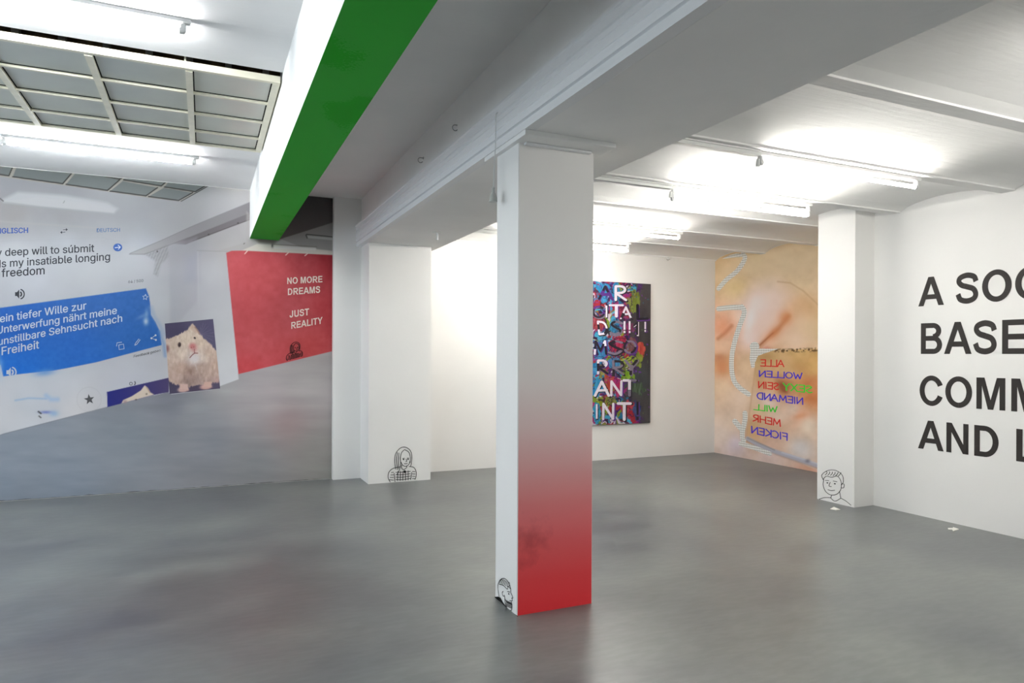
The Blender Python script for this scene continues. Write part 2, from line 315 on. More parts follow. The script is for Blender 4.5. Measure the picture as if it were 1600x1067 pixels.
# ------------------------------------------------------------------ fluorescent lamps
def lamp(name_label, x0, x1, y, z, m, rail_from=None, group='fluorescent tubes on the ceilings', drop=.075, twin=False):
    t = empty('fluorescent_lamp', (x0, y, z), name_label, 'lamp', group)
    L = x1 - x0
    bm = bmesh.new(); box(bm, (-.02, -.02, -.030), (L + .04, .02, -.001)); bmesh.ops.bevel(bm, geom=bm.edges[:], offset=.004, segments=2, affect='EDGES')
    from_bm('batten', bm, M['plastic'], t)
    if rail_from is not None:
        bm = bmesh.new(); box(bm, (rail_from - x0, -.024, -.036), (-.021, .024, -.001)); box(bm, (rail_from - x0, -.036, -.012), (-.021, -.024, -.001)); from_bm('trunking', bm, M['plastic'], t)
    for s, x in ((-1, 0), (1, L)):
        bm = bmesh.new(); box(bm, (x - .014, -.016, -drop - .012), (x + .014, .016, -.03)); bmesh.ops.bevel(bm, geom=bm.edges[:], offset=.005, segments=2, affect='EDGES')
        tube(bm, [(x + s * .005, 0, -drop - .002), (x - s * .02, 0, -drop - .002)], .0185, 14)
        if s < 0: tube(bm, [(x - .018, 0, -drop + .02), (x - .022, 0, -drop - .03)], [.012, .016], 10)
        from_bm('lampholder', bm, M['plastic'], t)
    for dz in ([0, -.042] if twin else [0]):
        bm = bmesh.new(); tube(bm, [(.024, 0, -drop - .002 + dz), (L - .024, 0, -drop - .002 + dz)], .0140, 12); from_bm('tube', bm, m, t, True)
        if dz:
            for x in (0, L):
                bm = bmesh.new(); box(bm, (x - .013, -.015, -drop - .056), (x + .013, .015, -drop - .0125)); bmesh.ops.bevel(bm, geom=bm.edges[:], offset=.005, segments=2, affect='EDGES'); from_bm('lampholder', bm, M['plastic'], t)
    return t
RL = 'white fluorescent tube on the right ceiling, '
for x0, x1, y, lab in [(3.56, 5.20, RIBS[5] + .01, RL + 'nearest of those above the slogan'), (3.63, 5.20, RIBS[4] + .02, RL + 'second from the front'),
                       (3.55, 5.20, RIBS[2] - .0, RL + 'half hidden by the pillar, third from the front'), (3.30, 5.14, RIBS[1] + .0, RL + 'farthest back, before the lettered painting')]:
    lamp(lab, x0, x1, y, springing(y) - .002, M['tubeR'], 2.66, twin=('second' in lab or 'farthest' in lab))
for y, lab in [(RIBS[7], RL + 'added for light outside the view above the viewer right'), (RIBS[8], RL + 'added for light outside the view further back'), (RIBS[10], RL + 'added for light outside the view behind the viewer')]:  # unseen tubes added to brighten the slogan wall and the pillar front
    lamp(lab, 3.55, 5.20, y, springing(y) - .002, M['tubeR'], 2.66)
LL = 'cool white fluorescent tube on the left ceiling, '
for x0, x1, y, lab in [(-1.66, -.115, 4.42, LL + 'in front of the skylight'), (-1.63, -.09, 7.43, LL + 'between the skylight and the mural'), (-3.45, -1.9, 4.42, LL + 'outside the view left of the front one'), (-3.45, -1.9, 7.43, LL + 'outside the view left of the rear one'),
                       (-1.66, -.115, -.9, LL + 'added for light behind the viewer')]:  # the tube behind the viewer is added to light the pillar front
    lamp(lab, x0, x1, y, ZC, M['tubeL'], drop=.07)

# ------------------------------------------------------------------ pillar
PX0, PX1, PY_0, PY_1, PZ = 1.705, 2.222, 3.692, 4.025, 2.815
pil = empty('pillar', ((PX0 + PX1) / 2, (PY_0 + PY_1) / 2, 0), 'freestanding square white pillar whose front fades to red at the floor', 'pillar')
bm = bmesh.new(); box(bm, rel(pil, (PX0, PY_0, 0)), rel(pil, (PX1, PY_1, PZ)))
bmesh.ops.bevel(bm, geom=[e for e in bm.edges if abs(e.verts[0].co.z - e.verts[1].co.z) > 1], offset=.004, segments=2, affect='EDGES')
for f in bm.faces:
    f.normal_update(); f.material_index = 0
for f in bm.faces:
    c = f.calc_center_median()
    if c.y < -.165 and abs(c.x) < .2 and .5 < c.z < 2: f.material_index = 1
from_bm('shaft', bm, [M['wall'], M['red']], pil)
boxes('cap_plate', [(rel(pil, (1.672, 3.535, PZ)), rel(pil, (2.285, 4.16, PZ + .030)))], M['beam'], pil, .004)
boxes('cap_strip', [(rel(pil, (1.735, 3.655, PZ - .014)), rel(pil, (2.185, 3.690, PZ)))], M['trim'], pil, .004)

# ------------------------------------------------------------------ flat lettering and drawing tools
def cat_rom(P, n=6):
    P = [np.array(p, float) for p in P]; Q = [2 * P[0] - P[1]] + P + [2 * P[-1] - P[-2]]; out = []
    for i in range(1, len(Q) - 2):
        for k in range(n):
            t = k / n; a, b, c, d = Q[i - 1:i + 3]
            out.append(.5 * (2 * b + (c - a) * t + (2 * a - 5 * b + 4 * c - d) * t * t + (3 * b - a - 3 * c + d) * t ** 3))
    return out + [P[-1]]
def ribbon(P, w, round_=False):
    P = [np.array(p, float) for p in P]; polys = []; n = len(P); off = []
    for i in range(n):
        t = P[min(i + 1, n - 1)] - P[max(i - 1, 0)]; l = np.hypot(*t) or 1; t = t / l; off.append(np.array([-t[1], t[0]]) * w / 2)
    for i in range(n - 1): polys.append([P[i] - off[i], P[i + 1] - off[i + 1], P[i + 1] + off[i + 1], P[i] + off[i]])
    if round_:
        for p in (P[0], P[-1]): polys.append([p + np.array([math.cos(a), math.sin(a)]) * w / 2 for a in np.linspace(0, 2 * math.pi, 9)[:-1]])
    return polys
def arc(cx, cy, rx, ry, a0, a1, n=16): return [(cx + rx * math.cos(math.radians(a0 + (a1 - a0) * k / n)), cy + ry * math.sin(math.radians(a0 + (a1 - a0) * k / n))) for k in range(n + 1)]
def rect(a, b, c, d): return [(a, b), (c, b), (c, d), (a, d)]
def ring(cx, cy, ro, so, ri, si, a0=0, a1=360, n=36):
    out = []
    A = [math.radians(a0 + (a1 - a0) * k / n) for k in range(n + 1)]
    for p, q in zip(A, A[1:]): out.append([(cx + ro * math.cos(p), cy + so * math.sin(p)), (cx + ro * math.cos(q), cy + so * math.sin(q)), (cx + ri * math.cos(q), cy + si * math.sin(q)), (cx + ri * math.cos(p), cy + si * math.sin(p))])
    return out
def mir(p, w): return [(w - x, y) for x, y in p][::-1]
_h = .165
GL = {
 'A': (1.01, [[(0, 0), (.395, 1), (.505, 1), (.505, .76), (.215, 0)], mir([(0, 0), (.395, 1), (.505, 1), (.505, .76), (.215, 0)], 1.01), rect(.28, .225, .73, .39)]),
 'N': (1.01, [rect(.1, 0, .29, 1), rect(.72, 0, .91, 1), [(.1, 1), (.30, 1), (.91, 0), (.71, 0)]]),
 'M': (1.163, [rect(.095, 0, .285, 1), rect(.878, 0, 1.068, 1), [(.27, 1), (.375, 1), (.5815, .3), (.5815, 0), (.49, 0), (.27, .8)], mir([(.27, 1), (.375, 1), (.5815, .3), (.5815, 0), (.49, 0), (.27, .8)], 1.163)]),
 'E': (.931, [rect(.1, 0, .30, 1), rect(.1, 0, .86, _h), rect(.1, .42, .81, .585), rect(.1, 1 - _h, .84, 1)]),
 'F': (.853, [rect(.1, 0, .30, 1), rect(.1, .42, .72, .585), rect(.1, 1 - _h, .80, 1)]),
 'L': (.853, [rect(.1, 0, .30, 1), rect(.1, 0, .81, _h)]),
 'T': (.853, [rect(.03, 1 - _h, .825, 1), rect(.327, 0, .527, 1)]),
 'I': (.388, [rect(.095, 0, .293, 1)]),
 'O': (1.086, ring(.543, .5, .49, .515, .285, .345)),
 'C': (1.008, ring(.53, .5, .475, .515, .27, .345, 24, 336) ),
 'S': (.931, ribbon(cat_rom([(.775, .70), (.70, .86), (.46, .925), (.22, .86), (.165, .73), (.27, .61), (.46, .545), (.68, .46), (.765, .29), (.69, .14), (.46, .075), (.22, .14), (.13, .32)]), .18)),
 'D': (1.008, [rect(.1, 0, .30, 1), rect(.1, 0, .47, _h), rect(.1, 1 - _h, .47, 1)] + ring(.46, .5, .47, .5, .27, .5 - _h, -90, 90, 20)),
 'B': (1.008, [rect(.1, 0, .30, 1), rect(.1, 0, .60, _h), rect(.1, .425, .60, .585), rect(.1, 1 - _h, .58, 1)] + ring(.57, .74, .33, .26, .13, .1, -90, 90, 14) + ring(.60, .293, .335, .293, .135, .13, -90, 90, 14)),
 'R': (1.008, [rect(.1, 0, .30, 1), rect(.1, .405, .60, .57), rect(.1, 1 - _h, .60, 1), [(.40, .42), (.62, .44), (1.0, 0), (.76, 0)]] + ring(.60, .703, .335, .297, .135, .135, -90, 90, 14)),
 'J': (.777, ribbon([(.57, 1), (.57, .4)] + cat_rom([(.57, .3), (.5, .13), (.33, .075), (.17, .13), (.115, .32)]), .19)),
 'U': (1.008, ribbon([(.197, 1), (.197, .42)] + cat_rom([(.197, .36), (.25, .16), (.5, .078), (.76, .16), (.812, .36)]) + [(.812, .42), (.812, 1)], .195)),
 'Y': (.931, [[(0, 1), (.235, 1), (.565, .41), (.367, .41)], mir([(0, 1), (.235, 1), (.565, .41), (.367, .41)], .931), rect(.367, 0, .563, .43)]),
 'G': (1.086, ring(.54, .5, .485, .515, .28, .345, 28, 322) + [rect(.56, .36, 1.0, .53), rect(.80, .10, 1.0, .53)]),
 '!': (.465, [rect(.14, .28, .33, 1), rect(.14, 0, .33, .19)]),
 '1': (.777, [rect(.36, 0, .56, 1), [(.08, .62), (.08, .78), (.38, 1), (.48, 1), (.48, .86)]]),
 ' ': (.388, []),
}
def bold(text):
    x = 0; out = []
    for i, ch in enumerate(text):
        w, ps = GL[ch]; out += [[(x + p[0], p[1]) for p in q] for q in ps]; x += w
    return out, x
MK = {
 'A': (.95, [[(0, 0), (.42, 1), (.85, 0)], [(.16, .36), (.72, .40)]]), 'L': (.75, [[(0, 1), (.02, 0), (.62, .03)]]), 'E': (.8, [[(.62, .98), (0, 1), (.02, 0), (.66, .03)], [(0, .52), (.52, .5)]]),
 'W': (1.15, [[(0, 1), (.25, 0), (.5, .72), (.75, 0), (1.0, 1)]]), 'O': (1.0, [arc(.42, .5, .40, .48, 80, 445, 14)]), 'N': (.95, [[(0, 0), (.02, 1), (.7, .02), (.72, 1)]]),
 'S': (.8, [cat_rom([(.62, .88), (.32, 1), (.06, .8), (.3, .54), (.6, .3), (.32, 0), (0, .12)], 4)]), 'X': (.85, [[(0, 0), (.68, 1)], [(0, 1), (.68, 0)]]), 'Y': (.85, [[(0, 1), (.34, .5), (.68, 1)], [(.34, .5), (.32, 0)]]),
 'I': (.32, [[(.06, 0), (.08, 1)]]), 'M': (1.1, [[(0, 0), (.08, 1), (.44, .25), (.8, 1), (.9, 0)]]), 'D': (.95, [[(.02, 0), (0, 1)], cat_rom([(0, 1), (.5, .9), (.7, .5), (.5, .1), (.02, 0)], 4)]),
 'H': (.95, [[(0, 0), (0, 1)], [(.68, 0), (.7, 1)], [(0, .5), (.7, .52)]]), 'R': (.9, [[(0, 0), (0, 1)] + arc(.3, .76, .3, .24, 90, -90, 8) + [(0, .5), (.66, 0)]]), 'F': (.75, [[(.02, 0), (0, 1), (.6, .98)], [(0, .52), (.5, .52)]]),
 'G': (1.0, [arc(.45, .5, .43, .48, 45, 330, 12) + [(.86, .42), (.5, .42)]]), 'T': (.8, [[(0, .98), (.68, .98)], [(.34, .98), (.34, 0)]]), '!': (.4, [[(.1, 1), (.1, .32)], [(.1, .12), (.1, 0)]]), '1': (.5, [[(0, .72), (.24, 1), (.24, 0)]]),
 'C': (.9, [arc(.45, .5, .43, .5, 50, 310, 12)]), 'K': (.85, [[(0, 0), (0, 1)], [(.62, 1), (.04, .45), (.66, 0)]]), ' ': (.6, []),
}
def marker(text, w=.15):
    x = 0; out = []
    for ch in text:
        a, st = MK[ch]
        for s in st:
            for p, q in zip(s, s[1:]): out += ribbon([(x + p[0], p[1]), (x + q[0], q[1])], w, True)
        x += a
    return out, x - .2
_font = None
def light_text(body, weight=.0):
    """thin sans text as polygons (unit = font size); weight thickens the strokes"""
    global _font
    c = bpy.data.curves.new('t', 'FONT'); c.body = body; c.resolution_u = 3
    if _font is None:
        try: _font = bpy.data.fonts.load(os.path.join(bpy.utils.system_resource('DATAFILES', path='fonts'), 'Inter.woff2'))
        except Exception: _font = False
    if _font: c.font = _font
    o = bpy.data.objects.new('t', c); COL.objects.link(o)
    bpy.context.view_layer.update()
    me = bpy.data.meshes.new_from_object(o.evaluated_get(bpy.context.evaluated_depsgraph_get()))
    vs = [(v.co.x, v.co.y) for v in me.vertices]; ps = [[vs[i] for i in p.vertices] for p in me.polygons]
    w = max(v[0] for v in vs); bpy.data.objects.remove(o); bpy.data.curves.remove(c); bpy.data.meshes.remove(me)
    out = []
    for dx, dy in ([(0, 0)] if not weight else [(0, 0), (weight, 0), (weight * .5, weight * .35), (weight * .5, -weight * .35)]): out += [[(x + dx, y + dy) for x, y in p] for p in ps]
    return out, w + weight
def flat(name, polys, fn, m, parent=None, layers=None, mi=None):
    """polygons in some 2D drawing space -> one flat mesh through fn(u, v) -> room point"""
    bm = bmesh.new(); org = parent.location if parent else Vector()
    q = [fn(float(u), float(v)) for p in polys[:4] for u, v in p]
    nrm = Vector((-1, 0, 0)) if max(a.x for a in q) - min(a.x for a in q) < 1e-3 else Vector((0, -1, 0))
    for i, p in enumerate(polys):                                  # overlapping strokes lie on one another, hair-thin layers
        vs = [bm.verts.new(Vector(fn(float(u), float(v))) - org + nrm * (3e-5 * (i % 9 if layers is None else i * layers // len(polys)))) for u, v in p]
        if len(vs) > 2:
            f = bm.faces.new(vs)
            if mi: f.material_index = mi[i]
    big = [f for f in bm.faces if len(f.verts) > 4]
    if big: bmesh.ops.triangulate(bm, faces=big)
    me = bpy.data.meshes.new(name); bm.to_mesh(me); bm.free()
    return put(name, me, m, parent)
def line_map(p0, p1, W, vs=1.0, h=None, slant=0):
    """text line from p0 to p1 in measured coordinates, letters upright"""
    k = abs(p1[0] - p0[0]) / W * vs if h is None else h
    return lambda u, v: (p0[0] + (p1[0] - p0[0]) * u / W + v * slant, p0[1] + (p1[1] - p0[1]) * u / W - v * k)
def grid_print(name, P00, P10, P01, P11, nx, ny, painter, m, parent, tops=None):
    """a printed sheet: fine grid between four corners, ink colour per vertex from painter(P) -> linear rgb"""
    u, v = np.meshgrid(np.linspace(0, 1, nx), np.linspace(0, 1, ny)); u = u[..., None]; v = v[..., None]
    P = (np.array(P00) * (1 - u) + np.array(P10) * u) * (1 - v) + (np.array(P01) * (1 - u) + np.array(P11) * u) * v
    if tops is not None: P[..., 2] = v[..., 0] * tops(P[..., 0], P[..., 1])
    rgb = painter(P.reshape(-1, 3))
    loc = np.array(parent.location) if parent else 0
    me = bpy.data.meshes.new(name); me.vertices.add(nx * ny); me.vertices.foreach_set('co', (P.reshape(-1, 3) - loc).astype(np.float32).ravel())
    i = np.arange(nx * ny).reshape(ny, nx); q = np.stack([i[:-1, :-1], i[:-1, 1:], i[1:, 1:], i[1:, :-1]], -1).reshape(-1, 4)
    me.loops.add(q.size); me.loops.foreach_set('vertex_index', q.ravel().astype(np.int32)); me.polygons.add(len(q))
    me.polygons.foreach_set('loop_start', np.arange(0, q.size, 4, dtype=np.int32)); me.update()
    a = me.color_attributes.new('ink', 'FLOAT_COLOR', 'POINT'); a.data.foreach_set('color', np.c_[rgb, np.ones(len(rgb))].astype(np.float32).ravel())
    return put(name, me, m, parent)

# painter tools (numpy)
class Pic:
    def __init__(s, x, y): s.x, s.y = x, y; s.c = np.zeros((len(x), 3)); s.k = 250.
    def field(s, pts, p=2.6):
        num = np.zeros((len(s.x), 3)); den = np.zeros(len(s.x))
        for (px, py), c in pts:
            w = 1 / ((s.x - px) ** 2 + (s.y - py) ** 2 + s.k) ** (p / 2); num += w[:, None] * np.array(c, float); den += w
        return num / den[:, None]
    def sd(s, poly):
        d = np.full(len(s.x), 1e9); ins = np.zeros(len(s.x), bool); n = len(poly)
        for i in range(n):
            (ax, ay), (bx, by) = poly[i], poly[(i + 1) % n]; ex, ey = bx - ax, by - ay
            t = np.clip(((s.x - ax) * ex + (s.y - ay) * ey) / (ex * ex + ey * ey + 1e-9), 0, 1)
            d = np.minimum(d, np.hypot(s.x - ax - t * ex, s.y - ay - t * ey))
            if ay != by: ins ^= ((ay > s.y) != (by > s.y)) & (s.x < (bx - ax) * (s.y - ay) / (by - ay) + ax)
        return np.where(ins, -d, d)
    def mask(s, poly, soft=.8): return np.clip(.5 - s.sd(poly) / soft, 0, 1)
    def put(s, m, c): c = np.array(c, float); s.c = s.c * (1 - m[:, None]) + (c if c.ndim > 1 else c[None]) * m[:, None]
    def poly(s, poly, c, soft=.8, a=1.): s.put(s.mask(poly, soft) * a, c)
    def line(s, P, c, w=1., soft=.8, a=1.):
        d = np.full(len(s.x), 1e9)
        for (ax, ay), (bx, by) in zip(P, P[1:]):
            ex, ey = bx - ax, by - ay; t = np.clip(((s.x - ax) * ex + (s.y - ay) * ey) / (ex * ex + ey * ey + 1e-9), 0, 1); d = np.minimum(d, np.hypot(s.x - ax - t * ex, s.y - ay - t * ey))
        s.put(np.clip(.5 - (d - w / 2) / soft, 0, 1) * a, c)
    def blob(s, cx, cy, rx, ry, c, a=1., rot=0, p=2.):
        r = math.radians(rot); dx, dy = s.x - cx, s.y - cy; u = (dx * math.cos(r) + dy * math.sin(r)) / rx; v = (-dx * math.sin(r) + dy * math.cos(r)) / ry
        s.put(a * np.exp(-(u * u + v * v) ** (p / 2)), c)
    def noise(s, scx, scy=None, seed=0, oct=3):
        scy = scy or scx; out = 0; amp = 1; tot = 0
        for o in range(oct):
            g = np.random.default_rng(seed + o * 17).random((97, 97)); X = s.x / scx * 2 ** o + 13.7 * o; Y = s.y / scy * 2 ** o + 7.1 * o
            i = np.floor(X).astype(int); j = np.floor(Y).astype(int); fx = X - i; fy = Y - j; fx = fx * fx * (3 - 2 * fx); fy = fy * fy * (3 - 2 * fy)
            G = lambda a, b: g[b % 97, a % 97]
            out = out + amp * ((G(i, j) * (1 - fx) + G(i + 1, j) * fx) * (1 - fy) + (G(i, j + 1) * (1 - fx) + G(i + 1, j + 1) * fx) * fy); tot += amp; amp *= .5
        return out / tot

# ------------------------------------------------------------------ the grey mural on the far wall
YM = YB - .003
mural = empty('wall_mural', (-1.0, YM, 0), 'floor to ceiling grey photo print with blue text panel, hamster and red wall', 'mural')
def at_m(x, y, d=0): return on_y(x, y, YM - .0012 - d)
def falloff_gain(P):                                     # offsets lamp falloff in the print colour: lighter low and right, darker top left
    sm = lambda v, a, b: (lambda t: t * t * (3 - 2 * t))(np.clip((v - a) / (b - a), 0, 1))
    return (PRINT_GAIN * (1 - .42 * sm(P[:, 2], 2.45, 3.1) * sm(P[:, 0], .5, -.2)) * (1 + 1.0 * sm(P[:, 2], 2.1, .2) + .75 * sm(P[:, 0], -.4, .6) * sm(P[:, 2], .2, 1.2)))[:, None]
def paint_mural(P):
    X, Y = photo_xy(P[:, 0], P[:, 1], P[:, 2]); p = Pic(X, Y)
    p.c = p.field([((20, 290), (166, 169, 176)), ((100, 298), (166, 169, 176)), ((200, 320), (172, 175, 180)), ((300, 308), (172, 174, 176)), ((380, 302), (182, 178, 175)), ((100, 343), (170, 171, 174)), ((20, 335), (172, 170, 170)), ((250, 355), (180, 184, 190)),
                   ((225, 382), (190, 195, 204)), ((100, 378), (190, 194, 201)), ((30, 400), (190, 193, 199)), ((50, 440), (190, 192, 200)), ((150, 430), (191, 193, 198)), ((225, 430), (184, 185, 192)), ((290, 430), (172, 172, 181)), ((270, 404), (168, 167, 172)),
                   ((300, 395), (162, 160, 166)), ((330, 430), (184, 183, 187)), ((350, 500), (190, 190, 194)), ((300, 470), (184, 182, 188)), ((345, 560), (196, 196, 199)), ((250, 470), (187, 189, 195)), ((200, 600), (184, 185, 193)), ((50, 620), (186, 189, 195)),
                   ((130, 640), (190, 188, 190)), ((0, 640), (184, 184, 188)), ((350, 385), (172, 168, 168)), ((380, 360), (164, 160, 160)), ((100, 590), (188, 190, 196))])
    p.c += ((p.noise(40, 40, 5) - .5) * 12)[:, None]
    # printed skylight
    G = (122, 131, 131); K = (28, 28, 24); Mn = (178, 174, 165)
    p.poly([(0, 250), (21, 255), (330, 284), (283, 315), (232, 309), (168, 299.5), (98, 289.5), (0, 276)], Mn, .8)
    for q in ([(-60, 250), (21, 258), (14, 274.5), (-60, 265)], [(27, 258), (113, 269.5), (98, 287), (20, 276)], [(119, 269), (140, 271), (187, 281), (168, 297.5), (103, 288)], [(119, 264), (262, 278), (193, 277), (187, 280), (140, 270.5)],
              [(192, 282.8), (246, 293.2), (228, 306), (172, 298.5)], [(256, 293.5), (301, 301), (279, 313.2), (232, 307)], [(194, 272), (264, 280), (252, 290.5), (193, 281)], [(265, 282), (325, 288), (305, 299.5), (257, 292)]):
        p.poly(q, G, .8)
        xs = [a for a, b in q]; ys = [b for a, b in q]
        i = int(np.argmax([b + a * .01 for a, b in q])); n = len(q)
        p.line([q[(i + 1) % n], q[i], q[i - 1]], K, 1.7, .9)
    p.line([(328, 289), (283, 314.5)], K, 1.2, .8)
    # printed lamp and its bright halo
    p.poly([(3, 312), (28, 300), (100, 305), (168, 317), (184, 326), (178, 332.5), (60, 321), (6, 316)], (203, 206, 210), 6)
    p.poly([(5, 314), (60, 308), (150, 319), (180, 328), (178, 332.5), (60, 321.5)], (206, 208, 211), 1.5)
    p.line([(0, 310), (5, 314)], (90, 90, 90), 1.6)
    p.line([(99, 317), (101, 314)], (130, 130, 128), 1.2, .8, .6)
    p.line([(0, 346), (150, 356)], (190, 188, 186), 2, 3, .4); p.line([(0, 377), (160, 371), (200, 380)], (172, 174, 180), 1, 1.5, .4)
    p.poly([(270, 318), (232, 336), (255, 388), (330, 352), (390, 330), (390, 300), (330, 300)], (184, 184, 187), 14, .55)
    # printed beam
    t = np.clip((p.x - 205) / 185, 0, 1)[:, None]
    p.put(p.mask([(202, 396.5), (226, 397.5), (293, 371.5), (392, 331.5), (392, 315.5), (300, 353.5), (250, 376.5)], 1), np.array([176, 176, 180]) * (1 - t) + np.array([128, 124, 127]) * t)
    p.line([(203, 396), (250, 376.5), (300, 353.5), (391, 315.5)], (122, 120, 124), 1, 1, .6)
    p.put(p.mask([(268, 381), (293, 371.5), (392, 331.5), (392, 343), (305, 376), (290, 382)], 1.5) * np.clip((p.x - 262) / 30, 0, 1), (112, 107, 110))
    p.line([(302, 376), (360, 354), (392, 342.5)], (84, 78, 78), 1.1, .9); p.line([(202, 397), (226, 397.3), (262, 384), (293, 371.5)], (120, 118, 121), 1, 1, .7)
    for q in ((326, 366.5), (372, 348.5)): p.blob(q[0], q[1], 1.2, 1.2, (50, 46, 46), 1)
    # hatching under the beam
    hm = p.mask([(226, 397), (262, 383), (264, 400), (252, 412), (246, 432), (240, 428), (243, 408)], 4)
    p.put(hm * (.5 + .5 * np.sign(np.sin((p.x * .78 - p.y * .62) * 3.3))) * .75, (128, 126, 128)); p.blob(246, 393, 1.1, 1.1, (60, 58, 58))
    p.poly([(264, 382), (308, 370), (308, 470), (266, 520)], (160, 159, 168), 5, .40); p.poly([(290, 400), (309, 396), (309, 440), (290, 440)], (158, 158, 172), 14, .5)
    p.line([(309, 392), (312, 560)], (186, 185, 188), 1.2, 2, .6); p.line([(271, 440), (273, 505)], (170, 169, 176), 1.2, 2, .5)
    p.line([(308, 391.5), (356, 393)], (146, 144, 144), 1, 1.2, .7)
    # upper right: dim ceiling, dark beam, printed lamps
    p.poly([(385, 330), (440, 371), (520, 345), (520, 400), (378, 393), (340, 392), (385, 378)], (165, 160, 158), 3, .6)
    p.poly([(438, 373), (470, 363), (520, 346), (520, 400), (500, 398)], (146, 144, 141), 1.2)
    p.poly([(376, 392), (402, 381), (432, 382), (520, 392), (520, 399)], (198, 192, 184), 2)
    t = np.clip((p.y - 305) / 60, 0, 1)[:, None]
    p.put(p.mask([(400, 296), (525, 300), (525, 346), (470, 363.5), (436, 374), (395, 372)], .9), np.array([66, 64, 64]) * (1 - t) + np.array([98, 92, 90]) * t)
    p.poly([(396, 371), (440, 372), (428, 381), (405, 379)], (96, 84, 80), 5, .75)  # shadow under the green beam end, painted into the print colour
    p.line([(425, 381.5), (495, 385.5)], (120, 112, 106), 1, .9, .9); p.line([(430, 386.5), (492, 389)], (206, 203, 200), 4.2, 1.5); p.blob(425.5, 384, 1.5, 3, (80, 78, 80), .9)
    p.line([(479, 366), (525, 370.5)], (70, 67, 66), 1.3, .9); p.line([(482, 370), (525, 374)], (176, 174, 172), 3.5, 1.5); p.line([(478, 367), (480, 372)], (70, 68, 68), 1.4)
    p.line([(381, 381), (382, 380)], (110, 105, 105), 1.6)
    # printed floor
    fl = [(-400, 780), (0, 679.5), (6, 677), (167, 636), (263, 612.5), (268, 616), (344, 607), (343, 603.5), (373, 592.5), (372, 584.5), (519, 548.5), (560, 538), (560, 900), (-400, 900)]
    F = p.field([((30, 720), (126, 133, 144)), ((200, 680), (126, 132, 141)), ((100, 762), (124, 132, 144)), ((300, 640), (138, 139, 144)), ((420, 615), (158, 150, 152)), ((480, 600), (158, 153, 153)), ((450, 660), (146, 128, 129)), ((500, 700), (140, 136, 134)), ((400, 722), (128, 129, 133)),
                 ((510, 742), (136, 134, 131)), ((350, 603), (152, 150, 151)), ((270, 630), (116, 118, 128)), ((0, 760), (120, 128, 140)), ((330, 690), (126, 128, 136)), ((390, 620), (152, 146, 148)), ((508, 570), (152, 146, 146))])
    F += ((p.noise(60, 12, 9) - .5) * 16)[:, None]
    p.put(p.mask(fl, 1), F)
    p.line([(0, 679.5), (167, 636), (240, 618)], (112, 112, 118), .9, 1, .7)
    # red wall in the print
    R = p.field([((370, 420), (186, 80, 86)), ((420, 430), (188, 82, 87)), ((480, 420), (160, 62, 69)), ((512, 408), (146, 34, 44)), ((512, 480), (156, 48, 55)), ((450, 500), (170, 74, 79)), ((400, 540), (174, 76, 81)), ((480, 543), (164, 60, 62)), ((390, 575), (174, 62, 68)), ((460, 470), (160, 66, 72)), ((420, 400), (180, 72, 80))])
    p.put(p.mask([(353.5, 395), (362, 391.8), (379, 391.5), (522, 398.5), (522, 548), (372.5, 584.5)], .9), R + ((p.noise(9, 9, 4) - .5) * 16)[:, None])
    for a in (382, 446, 476): p.line([(a + .5, 396.5 + (a - 382) * .03), (a + 4.5, 392 + (a - 382) * .045)], (228, 205, 196), 1.4, .8)
    # blue translation panel
    Bp = p.field([((20, 575), (20, 99, 188)), ((120, 540), (30, 96, 180)), ((210, 470), (38, 96, 170)), ((235, 530), (34, 96, 172)), ((0, 500), (24, 92, 178)), ((150, 480), (42, 98, 172))])
    bm_ = p.mask([(-300, 521), (0, 481), (228, 450.5), (233, 463), (235, 478), (236, 492), (243, 503), (250, 518), (252.5, 539), (150, 566), (105, 575), (83, 579), (30, 584.5), (5, 588), (1, 570), (-60, 590)], 1.1)
    p.put(bm_, Bp + ((p.noise(5, 5, 8) - .5) * 14)[:, None])
    p.line([(236, 480), (240, 493), (249, 508), (257, 522)], (150, 166, 196), 5, 7, .75); p.line([(249, 518), (256, 538), (258, 556)], (110, 146, 196), 4, 5, .7)
    p.blob(228, 502, 4, 6, (196, 206, 222), .9); p.blob(222, 494, 9, 3, (120, 150, 196), .6, -25); p.blob(229, 490, 3, 8, (150, 172, 205), .6)
    p.blob(70, 582, 16, 5, (96, 140, 196), .8, -8); p.blob(0, 575, 5, 16, (150, 175, 210), .6)
    p.line([(24, 625.5), (45, 622), (72, 623)], (140, 164, 196), 2.5, 3, .85); p.line([(72, 618), (80, 624), (90, 624)], (146, 170, 204), 6, 6, .8)
    p.blob(72, 644, 10, 2.2, (92, 104, 170), .85); p.blob(84, 646, 7, 4.5, (130, 160, 196), .8)
    p.line([(60, 643), (64, 646)], (60, 60, 62), 2.4); p.line([(61, 650), (64, 652.5)], (60, 60, 62), 1.8)
    d = np.hypot(p.x - 139, p.y - 624); p.put(np.clip(1 - abs(d - 19) / .8, 0, 1) * .35, (160, 158, 162))
    # cropped second hamster picture
    t = np.clip((p.x - 170) / 95, 0, 1)[:, None]
    sl = p.mask([(167, 612.3), (264, 590), (264, 612.5), (250, 615), (241, 617), (168, 636)], .8)
    p.put(sl, np.array([28, 32, 106]) * (1 - t) + np.array([70, 60, 100]) * t)
    p.poly([(190, 630), (192.5, 625), (206, 619), (220, 610), (226, 602), (231, 606), (235, 613), (241, 616.5), (200, 627.5)], (204, 188, 172), 1.2)
    p.blob(195.5, 627.5, 3.2, 2.6, (150, 128, 132), .9); p.blob(212.5, 624.3, 1.3, 1.0, (60, 50, 50), 1); p.blob(229, 615.5, 1.2, 1.2, (70, 60, 60), 1)
    p.line([(229, 605), (234, 613)], (168, 140, 120), 1.6, 1.5, .8)
